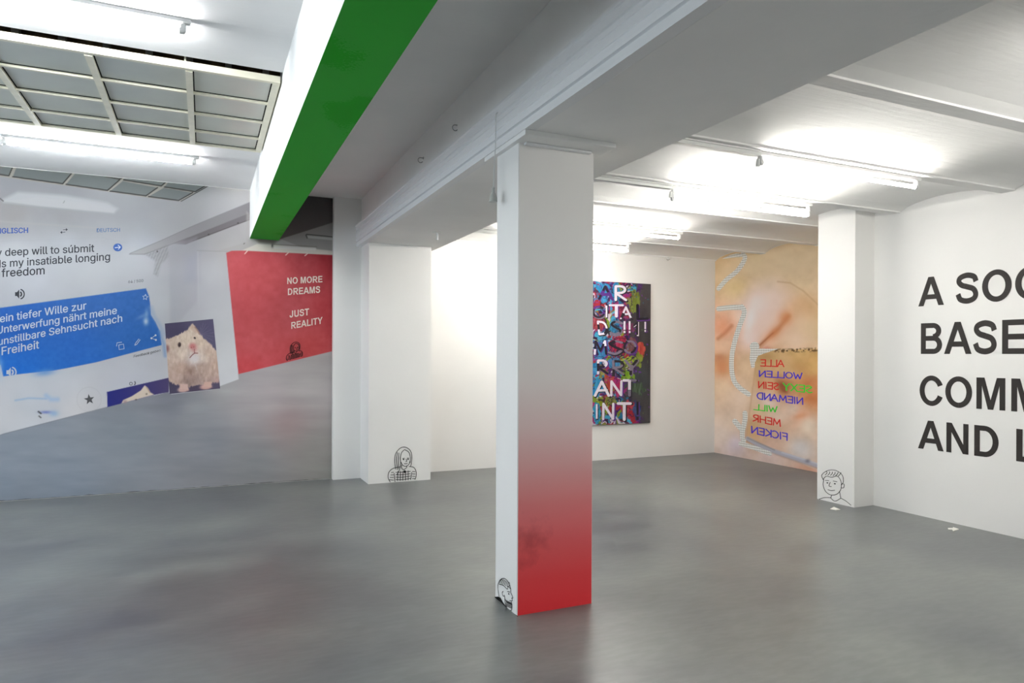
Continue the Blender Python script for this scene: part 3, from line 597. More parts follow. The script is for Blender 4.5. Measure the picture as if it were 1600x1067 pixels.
    foot = np.clip((.022 * p.noise(14, 14, 61, 4) - P[:, 2]) / .006, 0, 1) * .7; p.put(foot, (70, 68, 68))
    return np.clip(nlin(p.c) * falloff_gain(P), 0, .92)
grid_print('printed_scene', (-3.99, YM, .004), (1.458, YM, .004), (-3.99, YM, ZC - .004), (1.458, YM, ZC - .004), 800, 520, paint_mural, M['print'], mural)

# hamster picture inside the print
HQ = [(257.5, 505.5), (333, 498.3), (344, 607), (265, 615.5)]
def paint_hamster(P):
    X, Y = photo_xy(P[:, 0], P[:, 1], P[:, 2]); p = Pic((X - 240) * 7.62, (Y - 480) * 7.62)
    p.c = p.field([((200, 250), (62, 56, 84)), ((600, 220), (76, 71, 98)), ((700, 400), (80, 76, 102)), ((500, 980), (68, 58, 78)), ((230, 980), (64, 59, 82)), ((740, 930), (74, 66, 88))])
    nz = p.noise(26, 40, 2, 4); nz2 = p.noise(12, 60, 6, 3)
    body = [(140, 382), (205, 370), (240, 352), (300, 322), (345, 300), (405, 265), (425, 230), (458, 193), (490, 222), (525, 268), (545, 312), (600, 368), (660, 420), (720, 478), (748, 520), (770, 640), (790, 780), (795, 860), (740, 892), (690, 905), (600, 935), (540, 925), (480, 938), (420, 948), (330, 935), (250, 920), (200, 890), (160, 840), (130, 640)]
    F = p.field([((230, 430), (198, 176, 160)), ((380, 400), (212, 192, 174)), ((450, 290), (206, 186, 170)), ((540, 420), (200, 178, 160)), ((650, 540), (186, 162, 146)), ((720, 680), (176, 150, 136)), ((240, 620), (196, 172, 158)), ((330, 720), (178, 150, 136)), ((430, 760), (142, 116, 106)), ((560, 720), (166, 142, 130)),
                 ((650, 800), (170, 146, 134)), ((260, 830), (180, 154, 142)), ((420, 880), (134, 112, 106)), ((520, 880), (146, 124, 118)), ((580, 600), (196, 178, 168)), ((490, 610), (206, 198, 200)), ((330, 560), (206, 186, 172)), ((700, 880), (158, 132, 126))])
    p.put(np.clip(.5 - (p.sd(body) + (nz2 - .5) * 34) / 14, 0, 1), F + ((nz - .5) * 34 + (nz2 - .5) * 22 + 8)[:, None])
    p.poly([(428, 250), (458, 198), (486, 228), (525, 300), (500, 318), (470, 290)], (196, 164, 146), 14, .5); p.line([(492, 235), (528, 285), (545, 320)], (140, 106, 90), 14, 14, .7)
    p.blob(160, 490, 30, 46, (128, 84, 88), .85, 0, 3); p.blob(165, 400, 34, 22, (206, 176, 166), .7)
    p.blob(308, 446, 20, 30, (52, 36, 38), 1, 5, 6); p.blob(302, 436, 6, 8, (120, 100, 96), .7); p.blob(490, 366, 15, 12, (48, 36, 40), 1, 40, 5)
    p.blob(465, 465, 42, 38, (196, 116, 116), .95, 0, 3); p.blob(486, 500, 34, 40, (194, 134, 132), .7); p.blob(450, 480, 8, 8, (140, 72, 74), .8); p.blob(478, 474, 7, 8, (150, 80, 80), .8)
    p.blob(490, 612, 60, 44, (210, 202, 204), .85, -15, 3); p.line([(486, 500), (486, 545)], (110, 50, 52), 7, 8, .8); p.line([(432, 600), (462, 566), (488, 546), (525, 547)], (112, 52, 54), 9, 8, .9)
    p.line([(500, 690), (515, 740)], (205, 196, 190), 8, 14, .6)
    p.blob(350, 980, 66, 34, (204, 170, 160), 1, -4, 5); p.poly([(310, 910), (405, 915), (420, 990), (310, 1000)], (200, 168, 158), 16)
    p.blob(622, 948, 74, 32, (200, 158, 150), 1, -4, 5); p.poly([(600, 890), (690, 885), (690, 950), (600, 960)], (196, 160, 148), 16); p.blob(755, 875, 34, 28, (178, 146, 140), .9, 0, 4)
    for k in range(6): p.line([(318 + k * 18, 1000), (322 + k * 18, 975)], (160, 116, 110), 4, 4, .6); p.line([(565 + k * 18, 972), (572 + k * 18, 950)], (160, 116, 110), 4, 4, .5)
    for q in ((560, 215), (590, 190), (620, 200), (650, 225), (690, 265), (730, 300), (725, 350), (710, 400), (700, 450)): p.line([(548, 325), ((548 + q[0]) / 2 + 6, (325 + q[1]) / 2), q], (150, 136, 156), 2.2, 3, .55)
    return np.clip(nlin(p.c) * falloff_gain(P), 0, .92)
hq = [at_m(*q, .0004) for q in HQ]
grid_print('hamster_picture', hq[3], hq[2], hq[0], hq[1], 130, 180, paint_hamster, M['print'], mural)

def ink(name, c, gain=None):
    if name not in M:
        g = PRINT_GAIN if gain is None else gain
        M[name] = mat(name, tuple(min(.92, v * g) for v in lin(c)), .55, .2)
    return M[name]
def mural_text(name, body, p0, p1, col, kind='light', weight=.02, vs=1.0, slant=0, h=None):
    ps, W = bold(body) if kind == 'bold' else light_text(body, weight)
    fn = line_map(p0, p1, W, vs, h, slant)
    return flat(name, ps, lambda u, v: at_m(*fn(u, v), .0010), col, mural, 4 if kind == 'light' else None)
DK = ink('print_charcoal', (52, 54, 62)); WH = ink('print_white', (206, 214, 228)); BL = ink('print_blue', (44, 78, 150)); GR = ink('print_grey', (104, 104, 110)); CRM = ink('print_cream', (206, 196, 186), 1.05); DR = ink('print_maroon', (70, 24, 26)); BR = ink('print_badge_blue', (52, 92, 162))
for body, p0, p1 in [('y deep will to súbmit', (-6, 400.5), (147.4, 393.2)), ('ds my insatiable longing', (-8, 418.3), (172, 406.4)), ('freedom', (2.2, 432.8), (69.8, 428.3))]: mural_text('english_lettering', body, p0, p1, DK, weight=.022)
for body, p0, p1 in [('ein tiefer Wille zur', (-1, 504), (135, 482.8)), ('Unterwerfung nährt meine', (-6, 522), (182.7, 490)), ('unstillbare Sehnsucht nach', (-4, 539.8), (191, 502.3)), ('Freiheit', (1, 555.2), (61.2, 544))]: mural_text('german_lettering', body, p0, p1, WH, weight=.020)
mural_text('menu_lettering', 'ENGLISCH', (-13, 365), (44, 363.6), BL, weight=.05); mural_text('menu_lettering', 'DEUTSCH', (150.5, 362.6), (187.5, 361.8), ink('print_steel_blue', (70, 104, 146)), weight=.03)
mural_text('counter_lettering', '64 / 500', (199.8, 442.4), (224, 440.4), GR, weight=.02); mural_text('feedback_lettering', 'Feedback geben', (208, 558.8), (250.3, 549), GR, weight=.02, slant=1.6)
for body, p0, p1, h in [('NO MORE', (448, 443.8), (504.3, 440.9), 10.0), ('DREAMS', (449, 461.2), (500.8, 457.2), 10.3), ('JUST', (452.2, 496.2), (483.2, 492.1), 10.5), ('REALITY', (454.3, 514), (504, 505.4), 10.4)]: mural_text('slogan_lettering', body, p0, p1, CRM, 'bold', h=h)
def mural_draw(name, polys, m, d=.0010): return flat(name, polys, lambda u, v: at_m(u, v, d), m, mural)
def disc(cx, cy, rx, ry=None, n=20): return [(cx + rx * math.cos(2 * math.pi * k / n), cy + (ry or rx) * math.sin(2 * math.pi * k / n)) for k in range(n)]
def star(cx, cy, R, r, rot): return [(cx + (R if k % 2 == 0 else r) * math.sin(math.pi * k / 5 + rot), cy - (R if k % 2 == 0 else r) * math.cos(math.pi * k / 5 + rot)) for k in range(10)]
def fan(c, poly): return [[c, poly[i], poly[(i + 1) % len(poly)]] for i in range(len(poly))]
def speaker(x, y, s): return [[(x, y - .25 * s), (x + .25 * s, y - .25 * s), (x + .55 * s, y - .6 * s), (x + .55 * s, y + .6 * s), (x + .25 * s, y + .25 * s), (x, y + .25 * s)]] + ribbon(arc(x + .62 * s, y, .22 * s, .28 * s, -80, 80, 8), .2 * s) + ribbon(arc(x + .62 * s, y, .58 * s, .62 * s, -80, 80, 10), .16 * s)
mural_draw('loudspeaker_icon', speaker(23.5, 459.5, 12), DK); mural_draw('loudspeaker_icon', speaker(10, 581.5, 12.5), WH, .0012)
mural_draw('arrow_badge', fan((184, 386.5), disc(184, 386.5, 7, 6.2)), BR); mural_draw('arrow', ribbon([(179.5, 387), (188, 386)], 1.1) + ribbon([(184.3, 382.8), (188.2, 386), (184.8, 389.6)], 1.1), WH, .0016)
mural_draw('swap_icon', ribbon([(96, 363), (102, 362.6)], .9) + [[(94, 363), (97, 360.8), (97, 365.4)]] + ribbon([(98.5, 359), (104, 358.7)], .9) + [[(106, 358.6), (103, 356.4), (103, 361)]], DK)
mural_draw('star_outline', ribbon(star(227, 464.3, 4.6, 2.1, .1) + [star(227, 464.3, 4.6, 2.1, .1)[0]], .9), WH)
mural_draw('star', fan((139.5, 624), star(139.5, 624, 8.6, 3.5, -.15)), ink('print_star_grey', (88, 88, 92)))
mural_draw('copy_icon', ribbon([(182, 541), (183, 535.5), (190.5, 534.5)], 1.0) + ribbon([(185.5, 539), (193, 537.5), (194, 544.8), (186.2, 546.2), (185.5, 539)], 1.0), WH)
mural_draw('pencil_icon', ribbon([(210.5, 539.5), (211.5, 536.5), (217, 529.5), (219, 530.8), (213.6, 538), (210.5, 539.5)], .9), WH)
mural_draw('share_icon', ribbon([(243, 523.8), (236.6, 528.4), (243.4, 530.8)], .9) + fan((243, 523.8), disc(243, 523.8, 1.5)) + fan((236.6, 528.4), disc(236.6, 528.4, 1.5)) + fan((243.6, 531), disc(243.6, 531, 1.5)), WH)
mural_draw('slider_icon', ribbon(disc(204.6, 599.4, 2.3) + [disc(204.6, 599.4, 2.3)[0]], 1.0) + ribbon(arc(208.5, 598.5, 3, 3, -60, 70, 6), 1.8), GR)

# ------------------------------------------------------------------ plain line drawings of anonymous people stuck near the floor
def bust_long_hair():                       # unit box 0..1 x 0..1.2 (v up)
    S = []
    S.append(cat_rom([(.30, .42), (.27, .70), (.30, .95), (.45, 1.13), (.62, 1.16), (.78, 1.05), (.84, .85), (.82, .60), (.80, .50)]))
    S.append(cat_rom([(.60, 1.08), (.50, .98), (.46, .80), (.47, .60), (.42, .38), (.34, .24)])); S.append(cat_rom([(.60, 1.08), (.74, .98), (.79, .80), (.78, .62)]))
    S.append(cat_rom([(.48, .66), (.54, .55), (.64, .51), (.74, .57), (.78, .68)])); S.append(cat_rom([(.36, 1.0), (.33, .75), (.36, .40)])); S.append(cat_rom([(.41, .98), (.39, .72), (.40, .42)]))
    S += [[(.53, .78), (.60, .785)], [(.68, .785), (.75, .78)], cat_rom([(.65, .76), (.67, .68), (.63, .665)]), cat_rom([(.58, .60), (.645, .595), (.70, .605)])]
    S += [cat_rom([(.50, .57), (.50, .46), (.57, .40), (.66, .46), (.68, .52)])]
    S += [cat_rom([(.46, .50), (.22, .46), (.08, .34), (.05, .16), (.12, .0)]), cat_rom([(.74, .50), (.90, .46), (.98, .32), (.98, .14), (.94, .04)]), [(.25, .30), (.28, .0)], [(.84, .30), (.80, .04)]]
    for i in range(4):
        S.append(cat_rom([(.30, .08 + .08 * i), (.5, .06 + .085 * i), (.80, .09 + .08 * i)])); S.append([(.09 + .02 * i, .08 + .08 * i), (.24, .06 + .09 * i)]); S.append([(.85, .08 + .08 * i), (.96, .07 + .08 * i)])
    for i in range(5): S.append([(.36 + .09 * i, .03), (.38 + .085 * i, .36)])
    D = [disc(.565, .745, .028, .022), disc(.715, .745, .028, .022), disc(.60, .33, .035, .05)]
    return S, D
def bust_beard_profile():
    S = [cat_rom([(.22, .30), (.14, .50), (.10, .78), (.25, 1.02), (.48, 1.12), (.70, 1.04), (.80, .86), (.80, .74)]), cat_rom([(.80, .74), (.93, .60), (.86, .56), (.90, .50), (.84, .46)]), cat_rom([(.16, .84), (.40, .86), (.62, .80), (.66, .90), (.80, .86)])]
    S += [cat_rom([(.40, .66), (.34, .60), (.38, .50), (.45, .52)]), [(.62, .72), (.76, .74)], [(.84, .455), (.74, .45)]]
    S += [cat_rom([(.46, .56), (.50, .42), (.62, .36), (.84, .36)]), cat_rom([(.48, .52), (.50, .28), (.66, .12), (.84, .14), (.88, .30), (.84, .44)]), cat_rom([(.22, .30), (.26, .16), (.20, .04)])]
    for i in range(7): S.append(cat_rom([(.20 + .085 * i, .88), (.25 + .08 * i, .98), (.34 + .066 * i, 1.07)], 3))
    for i in range(5):
        for j in range(4): S.append(cat_rom([(.53 + .07 * i, .20 + .055 * j), (.56 + .07 * i, .235 + .055 * j), (.59 + .07 * i, .20 + .055 * j)], 3))
    return S, [disc(.70, .66, .035, .025)]
def bust_short_hair():
    S = [cat_rom([(.16, .80), (.14, .58), (.22, .36), (.38, .26), (.56, .32), (.68, .50), (.70, .72)]), cat_rom([(.14, .78), (.10, .95), (.28, 1.13), (.52, 1.16), (.72, 1.02), (.76, .80), (.70, .66)]), cat_rom([(.14, .80), (.24, .92), (.40, .90), (.56, .96), (.66, .86), (.70, .72)])]
    S += [cat_rom([(.70, .70), (.78, .70), (.77, .58), (.68, .56)]), [(.20, .76), (.32, .77)], [(.44, .77), (.57, .76)], cat_rom([(.36, .72), (.32, .58), (.40, .56)]), cat_rom([(.28, .44), (.38, .42), (.50, .45)])]
    S += [[(.40, .27), (.38, .16)], [(.64, .44), (.68, .20)], cat_rom([(.38, .16), (.18, .13), (.0, .03)]), cat_rom([(.68, .20), (.84, .12), (1.0, .0)]), cat_rom([(.36, .16), (.50, .06), (.68, .19)])]
    for i in range(6): S.append(cat_rom([(.20 + .08 * i, .96), (.26 + .08 * i, 1.04), (.24 + .09 * i, 1.10)], 3))
    return S, [disc(.27, .68, .03, .022), disc(.50, .68, .03, .022)]
def drawing(design, fn, w, m, name, parent=None, label=None, cat=None, group=None, fill=None):
    S, D = design; ps = []
    for s in S: ps += ribbon(s, w, False)
    for d in D: ps += fan((float(np.mean([a for a, b in d])), float(np.mean([b for a, b in d]))), d)
    o = flat(name, ps, fn, m, parent)
    if label: tag(o, label, cat, group)
    return o
def bil(q, top=1.2):                        # measured quad: bottom-left, bottom-right, top-right, top-left
    def f(u, v):
        v = v / top; return tuple((q[0][k] * (1 - u) + q[1][k] * u) * (1 - v) + (q[3][k] * (1 - u) + q[2][k] * u) * v for k in (0, 1))
    return f
q = bil([(604, 753.5), (651, 751), (651, 696), (604, 698)]); drawing(bust_long_hair(), lambda u, v: on_y(*q(u, v), 8.157), .022, M['ink'], 'line_drawing', None, 'small black line drawing of a long haired woman low on the wide far pilaster', 'drawing', 'line drawings near the floor')
q2 = bil([(446, 564.5), (473, 557.5), (473, 532), (446, 536)]); drawing(bust_long_hair(), lambda u, v: at_m(*q2(u, v), .0012), .045, DR, 'line_drawing', mural)
q3 = bil([(514, 546.5), (534, 541), (534, 516), (514, 520)]); S_, D_ = bust_beard_profile(); xm = on_y(518.5, 540, YM).x
drawing(([s for s in S_ if max(p[0] for p in s) < .42], []), lambda u, v: at_m(min(q3(u, v)[0], 518), q3(u, v)[1], .0012), .09, DR, 'line_drawing', mural)
q4 = bil([(775, 948.5), (803.5, 962), (803.5, 907), (775, 894)]); drawing(bust_beard_profile(), lambda u, v: on_x(*q4(u, v), PX0 - .0015), .026, M['ink'], 'line_drawing', None, 'small black line drawing of a bearded head low on the red pillar', 'drawing', 'line drawings near the floor')
q5 = bil([(1279, 781.5), (1330, 789.5), (1330, 735), (1279, 731)]); drawing(bust_short_hair(), lambda u, v: on_x(*q5(u, v), 6.0985), .020, M['ink'], 'line_drawing', None, 'small black line drawing of a short haired man low on the pilaster beside the slogan', 'drawing', 'line drawings near the floor')
flat('chipped_plinth', [[(770.3, 936), (773, 932.5), (778, 932), (782, 933.5), (786, 941), (792, 949), (800, 956.5), (808.8, 962.0), (809.5, 966), (790, 957)]], lambda u, v: on_x(u, v, PX0 - .001), M['chip'], pil)

# ------------------------------------------------------------------ big black slogan on the right wall
slo = empty('wall_lettering', (XT, 4.46, .6), 'big black four line slogan lettering on the white right wall', 'lettering')
XL = XT - .0015
for body, zb, y0, k in [('A SOC', 2.045, 4.471, .278), ('BASE', 1.580, 4.468, .298), ('COMM', 1.084, 4.468, .284), ('AND L', .657, 4.468, .279)]:
    ps, W = bold(body)
    flat('text_line', ps, lambda u, v: Vector((XL, y0 - u * .2525, zb + v * k)), M['vinyl'], slo)

# ------------------------------------------------------------------ skin coloured print on the recessed wall
XK = XS - .003
skin = empty('wall_print', (XK, 7.4, 0), 'skin coloured photo print with mirrored coloured handwriting on the recessed wall', 'print')
def at_s(x, y, d=0): return on_x(x, y, XK - .0012 - d)
def paint_skin(P):
    X, Y = photo_xy(P[:, 0], P[:, 1], P[:, 2]); p = Pic(X, Y); p.k = 60.
    p.c = p.field([((1130, 412), (214, 178, 128)), ((1180, 408), (212, 184, 138)), ((1230, 408), (206, 180, 138)), ((1265, 398), (200, 172, 130)), ((1150, 448), (213, 182, 126)), ((1200, 445), (216, 188, 150)), ((1250, 440), (214, 186, 144)), ((1170, 490), (226, 196, 174)), ((1185, 478), (234, 208, 192)), ((1215, 495), (214, 168, 130)), ((1236, 486), (210, 160, 108)), ((1265, 515), (214, 182, 122)),
                   ((1196, 528), (214, 150, 104)), ((1245, 538), (224, 192, 160)), ((1130, 510), (222, 160, 124)), ((1132, 540), (216, 176, 140)), ((1175, 530), (230, 202, 188)), ((1125, 600), (222, 190, 152)), ((1130, 568), (206, 150, 104)), ((1160, 620), (222, 192, 164)), ((1140, 660), (216, 188, 160)), ((1195, 560), (190, 152, 100)), ((1250, 560), (196, 156, 96)), ((1250, 608), (204, 150, 98)), ((1185, 615), (204, 168, 122)), ((1180, 680), (194, 150, 106)), ((1220, 640), (214, 188, 164)),
                   ((1262, 660), (220, 182, 150)), ((1252, 692), (206, 196, 182)), ((1150, 694), (204, 184, 182)), ((1128, 680), (212, 188, 166)), ((1200, 715), (206, 178, 162)), ((1262, 728), (198, 150, 122)), ((1165, 570), (214, 180, 140))])
    p.c += ((p.noise(16, 16, 11, 4) - .5) * 30)[:, None] * np.array([1, 1.05, 1.1])
    p.poly([(1160, 478), (1182, 448), (1214, 442), (1236, 462), (1226, 500), (1200, 532), (1180, 545), (1166, 534)], (230, 202, 184), 34, .75); p.poly([(1222, 505), (1250, 480), (1279, 500), (1279, 543), (1200, 543)], (224, 190, 158), 24, .6); p.poly([(1122, 410), (1279, 380), (1279, 430), (1200, 425), (1122, 440)], (214, 188, 150), 26, .5)
    # folds
    p.line([(1186, 542), (1200, 528), (1216, 514), (1232, 494)], (168, 88, 42), 3, 9, .75); p.line([(1186, 540), (1208, 520)], (140, 66, 30), 1.5, 3, .7); p.blob(1228, 494, 9, 9, (206, 128, 78), .6, -40)
    p.line([(1122, 529), (1133, 520), (1143, 509)], (160, 84, 46), 3, 7, .75); p.blob(1130, 512, 10, 14, (216, 140, 100), .4)
    p.line([(1215, 440), (1235, 442), (1256, 455), (1278, 476)], (172, 128, 84), 1.2, 3, .6); p.blob(1262, 480, 14, 22, (206, 160, 110), .5, -30)
    p.blob(1172, 498, 9, 26, (240, 220, 208), .75, 12); p.blob(1183, 470, 12, 14, (236, 212, 194), .6); p.blob(1128, 575, 12, 14, (196, 116, 70), .55); p.blob(1124, 558, 10, 6, (180, 110, 74), .5)
    p.blob(1198, 545, 7, 4, (200, 110, 96), .6)
    p.blob(1211, 519, 15, 8, (196, 112, 62), .6, -45); p.blob(1226, 500, 11, 10, (198, 122, 72), .5); p.blob(1146, 598, 6, 5, (206, 150, 110), .5)
    # inner picture
    inner = [(1186, 548), (1279, 545), (1279, 735), (1200, 704), (1165, 690), (1172, 640), (1178, 590), (1180, 566)]
    im = p.mask(inner, 1.5)
    I = p.field([((1195, 556), (196, 162, 108)), ((1250, 556), (198, 158, 98)), ((1230, 575), (206, 170, 120)), ((1208, 602), (208, 168, 122)), ((1222, 604), (156, 84, 42)), ((1262, 605), (196, 130, 80)), ((1270, 620), (190, 112, 62)), ((1190, 640), (206, 172, 130)), ((1240, 640), (216, 192, 168)), ((1200, 626), (224, 204, 186)), ((1252, 650), (208, 142, 100)), ((1180, 672), (194, 150, 104)), ((1210, 668), (200, 160, 124)), ((1262, 668), (222, 198, 168)), ((1250, 700), (206, 194, 182)), ((1205, 694), (206, 168, 140)), ((1272, 570), (200, 156, 90))])
    p.put(im, I + ((p.noise(12, 12, 21, 4) - .5) * 26)[:, None])
    p.blob(1225, 610, 6, 3, (120, 66, 38), .7, 40); p.blob(1205, 624, 5, 3, (150, 90, 60), .6); p.blob(1252, 650, 12, 4, (204, 124, 80), .6, -12); p.blob(1262, 622, 9, 4, (190, 108, 60), .6, -30)
    p.blob(1196, 557, 15, 8, (170, 126, 78), .7); p.blob(1262, 600, 17, 9, (184, 108, 62), .65, -20); p.blob(1222, 602, 9, 6, (124, 66, 38), .75, 30); p.blob(1190, 604, 8, 14, (188, 138, 90), .5); p.blob(1246, 572, 16, 10, (186, 138, 80), .6); p.blob(1262, 660, 14, 12, (226, 206, 180), .6); p.blob(1215, 652, 18, 10, (222, 198, 176), .6)
    p.line([(1180, 575), (1165, 690)], (186, 138, 98), 1.2, 3, .6)
    hb = p.mask([(1200, 546), (1279, 543.5), (1279, 549), (1215, 551)], 2.5) * np.clip((p.noise(2.6, 2.2, 33, 2) - .40) * 6, 0, 1); p.put(hb, (92, 66, 36))
    # rolled paper edge with its shadow line
    p.line([(1168, 688), (1196, 700), (1215, 709), (1279, 731)], (132, 98, 84), 3, 5, .75); p.line([(1168, 685), (1185, 695), (1207, 704), (1240, 715), (1279, 728)], (168, 162, 164), 6.5, 2, .95); p.line([(1222, 707), (1279, 725)], (196, 192, 192), 2, 2, .7); p.line([(1168, 684), (1210, 703)], (120, 108, 104), 1.4, 2, .7); p.blob(1262, 720, 4, 3, (96, 84, 92), .6)
    return np.clip(nlin(p.c) * SKIN_GAIN * np.array([[.98, 1.05, 1.20]]), 0, .92)
YE, YS0 = YB - .005, 5.425
grid_print('printed_photo', (XK, YE, .004), (XK, YS0, .004), (XK, YE, 3.1), (XK, YS0, 3.1), 330, 330, paint_skin, M['skin'], skin, tops=lambda x, y: vault_z(y) - .006)
# hatched erased strokes
def hatch_mat():
    m = mat('hatched_stroke', (.7, .7, .68), .6, .2); nt = m.node_tree; b = nt.nodes['Principled BSDF']; L = nt.links
    tc = nt.nodes.new('ShaderNodeTexCoord'); ck = nt.nodes.new('ShaderNodeTexChecker'); mp = nt.nodes.new('ShaderNodeMapping'); mp.inputs['Rotation'].default_value = (math.radians(45), 0, 0)
    ck.inputs['Scale'].default_value = 42; ck.inputs['Color1'].default_value = (.90, .90, .88, 1); ck.inputs['Color2'].default_value = (.52, .50, .46, 1)
    L.new(tc.outputs['Object'], mp.inputs['Vector']); L.new(mp.outputs['Vector'], ck.inputs['Vector']); L.new(ck.outputs['Color'], b.inputs['Base Color']); return m
M['hatch'] = hatch_mat()
hs = []
def stroke(P, w): hs.extend(ribbon(cat_rom(P, 5), w, True))
stroke([(1122.5, 451), (1135, 437), (1150, 425), (1160, 412), (1164, 402), (1161, 397)], 7); hs.append([(1128, 404.5), (1140, 398.5), (1150, 396), (1164, 396.5), (1164, 401), (1150, 402)])
stroke([(1122.5, 482.5), (1140, 480.5), (1158, 480)], 8); stroke([(1159, 479), (1163, 488), (1156, 508), (1149, 530), (1144, 552), (1143, 575), (1147, 595), (1157, 607), (1170, 616)], 7.5)
hs += fan((1179, 541.5), disc(1179, 541.5, 7.5)); hs.append([(1178, 544.4), (1216, 545), (1192, 553), (1180, 558)]); hs.append([(1173, 545), (1184, 545), (1184, 557), (1180, 566), (1174, 566), (1171, 560)]); hs.append([(1171, 560), (1180, 563), (1179, 574), (1174, 575)])
stroke([(1164, 645), (1164, 656), (1160, 675), (1160, 684)], 7.5); stroke([(1148, 658), (1160, 672)], 8); hs.append([(1155, 693.5), (1160, 684), (1166, 686), (1165, 692), (1158, 695)]); stroke([(1157, 693), (1180, 700), (1203, 709)], 7)
flat('hatched_stroke', hs, lambda u, v: at_s(u, v, .0006), M['hatch'], skin)
CR = ink('marker_red', (205, 45, 38), 1.1); CB = ink('marker_blue', (66, 52, 190), 1.1); CG = ink('marker_green', (64, 196, 56), 1.1)
for body, r, l, h, m in [('ALLE', (605, 160), (432, 155), 49, CR), ('WOLLEN', (742, 253), (418, 235), 46, CB), ('SEXY', (818, 359), (602, 336), 52, CG), ('SEIN', (565, 335), (412, 321), 50, CR), ('NIEMAND', (748, 446), (400, 403), 50, CB), ('WILL', (553, 505), (382, 486), 44, CG), ('MEHR', (578, 612), (370, 571), 50, CR), ('FICKEN', (630, 718), (360, 662), 52, CB)]:
    ps, W = marker(body, .16)
    c = lambda q: (1100 + q[0] / 4.85, 540 + q[1] / 4.85)
    fn = line_map(c(r), c(l), W, h=h / 4.85); flat('handwriting', ps, lambda u, v: at_s(*fn(u, v), .0010), m, skin)

# ------------------------------------------------------------------ painting with layered letters
PYF = 8.648
pa = empty('painting', (5.4, YB, .525), 'tall dark canvas covered in colourful smears and layered capital letters', 'painting')
X0P, X1P, Z0P, Z1P = 4.45, 6.222, .527, 2.646
boxes('canvas', [(rel(pa, (X0P, PYF, Z0P)), rel(pa, (X1P, YB - .002, Z1P)))], mat('dark_canvas', lin((60, 58, 60)), .7, .2, noise=(20, .2)), pa)
def paint_canvas(P):
    X, Y = photo_xy(P[:, 0], P[:, 1], P[:, 2]); x = (X - 900) * 4.107; y = (Y - 420) * 4.107; p = Pic(x, y)
    p.c = p.field([((450, 130), (74, 70, 72)), ((440, 500), (62, 60, 62)), ((450, 900), (72, 70, 72)), ((200, 980), (48, 46, 48)), ((200, 300), (52, 46, 54)), ((350, 700), (60, 66, 70))])
    p.c += ((p.noise(40, 90, 3) - .5) * 18)[:, None]
    wx = p.noise(60, 60, 41) * 90 - 45; wy = p.noise(60, 60, 52) * 90 - 45
    core = np.clip(1.15 - np.maximum(0, p.x - 290 - 40 * np.sin(p.y / 70)) / 110, 0, 1)
    for sd, c, th, sc in [(1, (74, 36, 104), .48, 42), (2, (36, 108, 146), .55, 60), (3, (150, 42, 104), .56, 36), (4, (44, 32, 60), .57, 30), (5, (150, 42, 52), .60, 46), (6, (120, 140, 40), .63, 40), (7, (70, 160, 196), .65, 34), (8, (200, 190, 205), .72, 22)]:
        q = Pic(p.x + wx * 1.4, p.y + wy * 1.4); n = q.noise(sc, sc * 1.3, 100 + sd * 9, 3); p.put(np.clip((n * (.55 + .45 * core) - th + .03) * 26, 0, 1) * np.clip(core * 1.6, 0, 1), np.array(c))
    for (cx, cy, rx, ry, c, s) in [(180, 150, 55, 70, (48, 140, 186), 1), (250, 150, 40, 60, (44, 130, 176), 2), (370, 210, 45, 80, (118, 132, 52), 3), (300, 290, 60, 50, (150, 44, 70), 4), (140, 350, 60, 60, (150, 60, 60), 5), (260, 370, 50, 50, (48, 120, 160), 6), (330, 380, 40, 45, (130, 40, 90), 7), (170, 520, 60, 70, (46, 132, 176), 8), (270, 480, 60, 60, (160, 40, 70), 9), (345, 500, 45, 50, (110, 70, 70), 10),
                               (410, 520, 30, 50, (180, 70, 60), 11), (400, 580, 40, 40, (120, 136, 48), 12), (130, 640, 40, 60, (44, 130, 180), 13), (180, 660, 30, 50, (130, 126, 60), 14), (250, 600, 50, 50, (60, 130, 176), 15), (330, 600, 40, 30, (150, 170, 50), 16), (330, 690, 40, 30, (120, 160, 40), 17), (140, 760, 40, 70, (44, 136, 190), 18), (210, 740, 35, 60, (160, 60, 50), 19), (265, 780, 25, 60, (170, 40, 90), 20),
                               (160, 850, 30, 40, (130, 150, 40), 21), (230, 850, 50, 30, (110, 120, 50), 22), (130, 920, 30, 60, (40, 150, 190), 23), (330, 900, 45, 50, (170, 50, 60), 24), (390, 910, 25, 70, (50, 70, 120), 25), (400, 770, 40, 40, (70, 90, 70), 26), (60, 300, 60, 120, (140, 50, 90), 27), (40, 600, 60, 120, (50, 120, 170), 28)]:
        d = np.hypot((p.x - cx) / rx, (p.y - cy) / ry) + (p.noise(22, 30, 300 + s, 3) - .5) * 1.6; st = (p.noise(9, 34, 500 + s, 2) - .5) * 60
        p.put(np.clip((1 - d) * 5, 0, 1) * .92, np.clip(np.array(c)[None] + st[:, None], 0, 255))
    ridge = np.clip(1 - np.abs(Pic(p.x + wx, p.y + wy).noise(46, 60, 77, 3) - .5) / .035, 0, 1) * np.clip(core * 1.5, 0, 1); p.put(ridge * .85, (34, 24, 48))
    ridge = np.clip(1 - np.abs(Pic(p.x + wy, p.y + wx).noise(34, 40, 95, 2) - .52) / .02, 0, 1) * np.clip(core * 1.5, 0, 1); p.put(ridge * .6, (120, 62, 160))
    for k in range(46):
        g = np.random.default_rng(900 + k); cx, cy = g.uniform(330, 470), g.uniform(130, 980); p.blob(cx, cy, g.uniform(3, 11), g.uniform(2, 6), [(110, 50, 170), (84, 100, 70), (60, 100, 120), (120, 60, 150)][k % 4], .8, g.uniform(0, 90), 4)
    return np.clip(nlin(p.c) * .82, 0, .9)
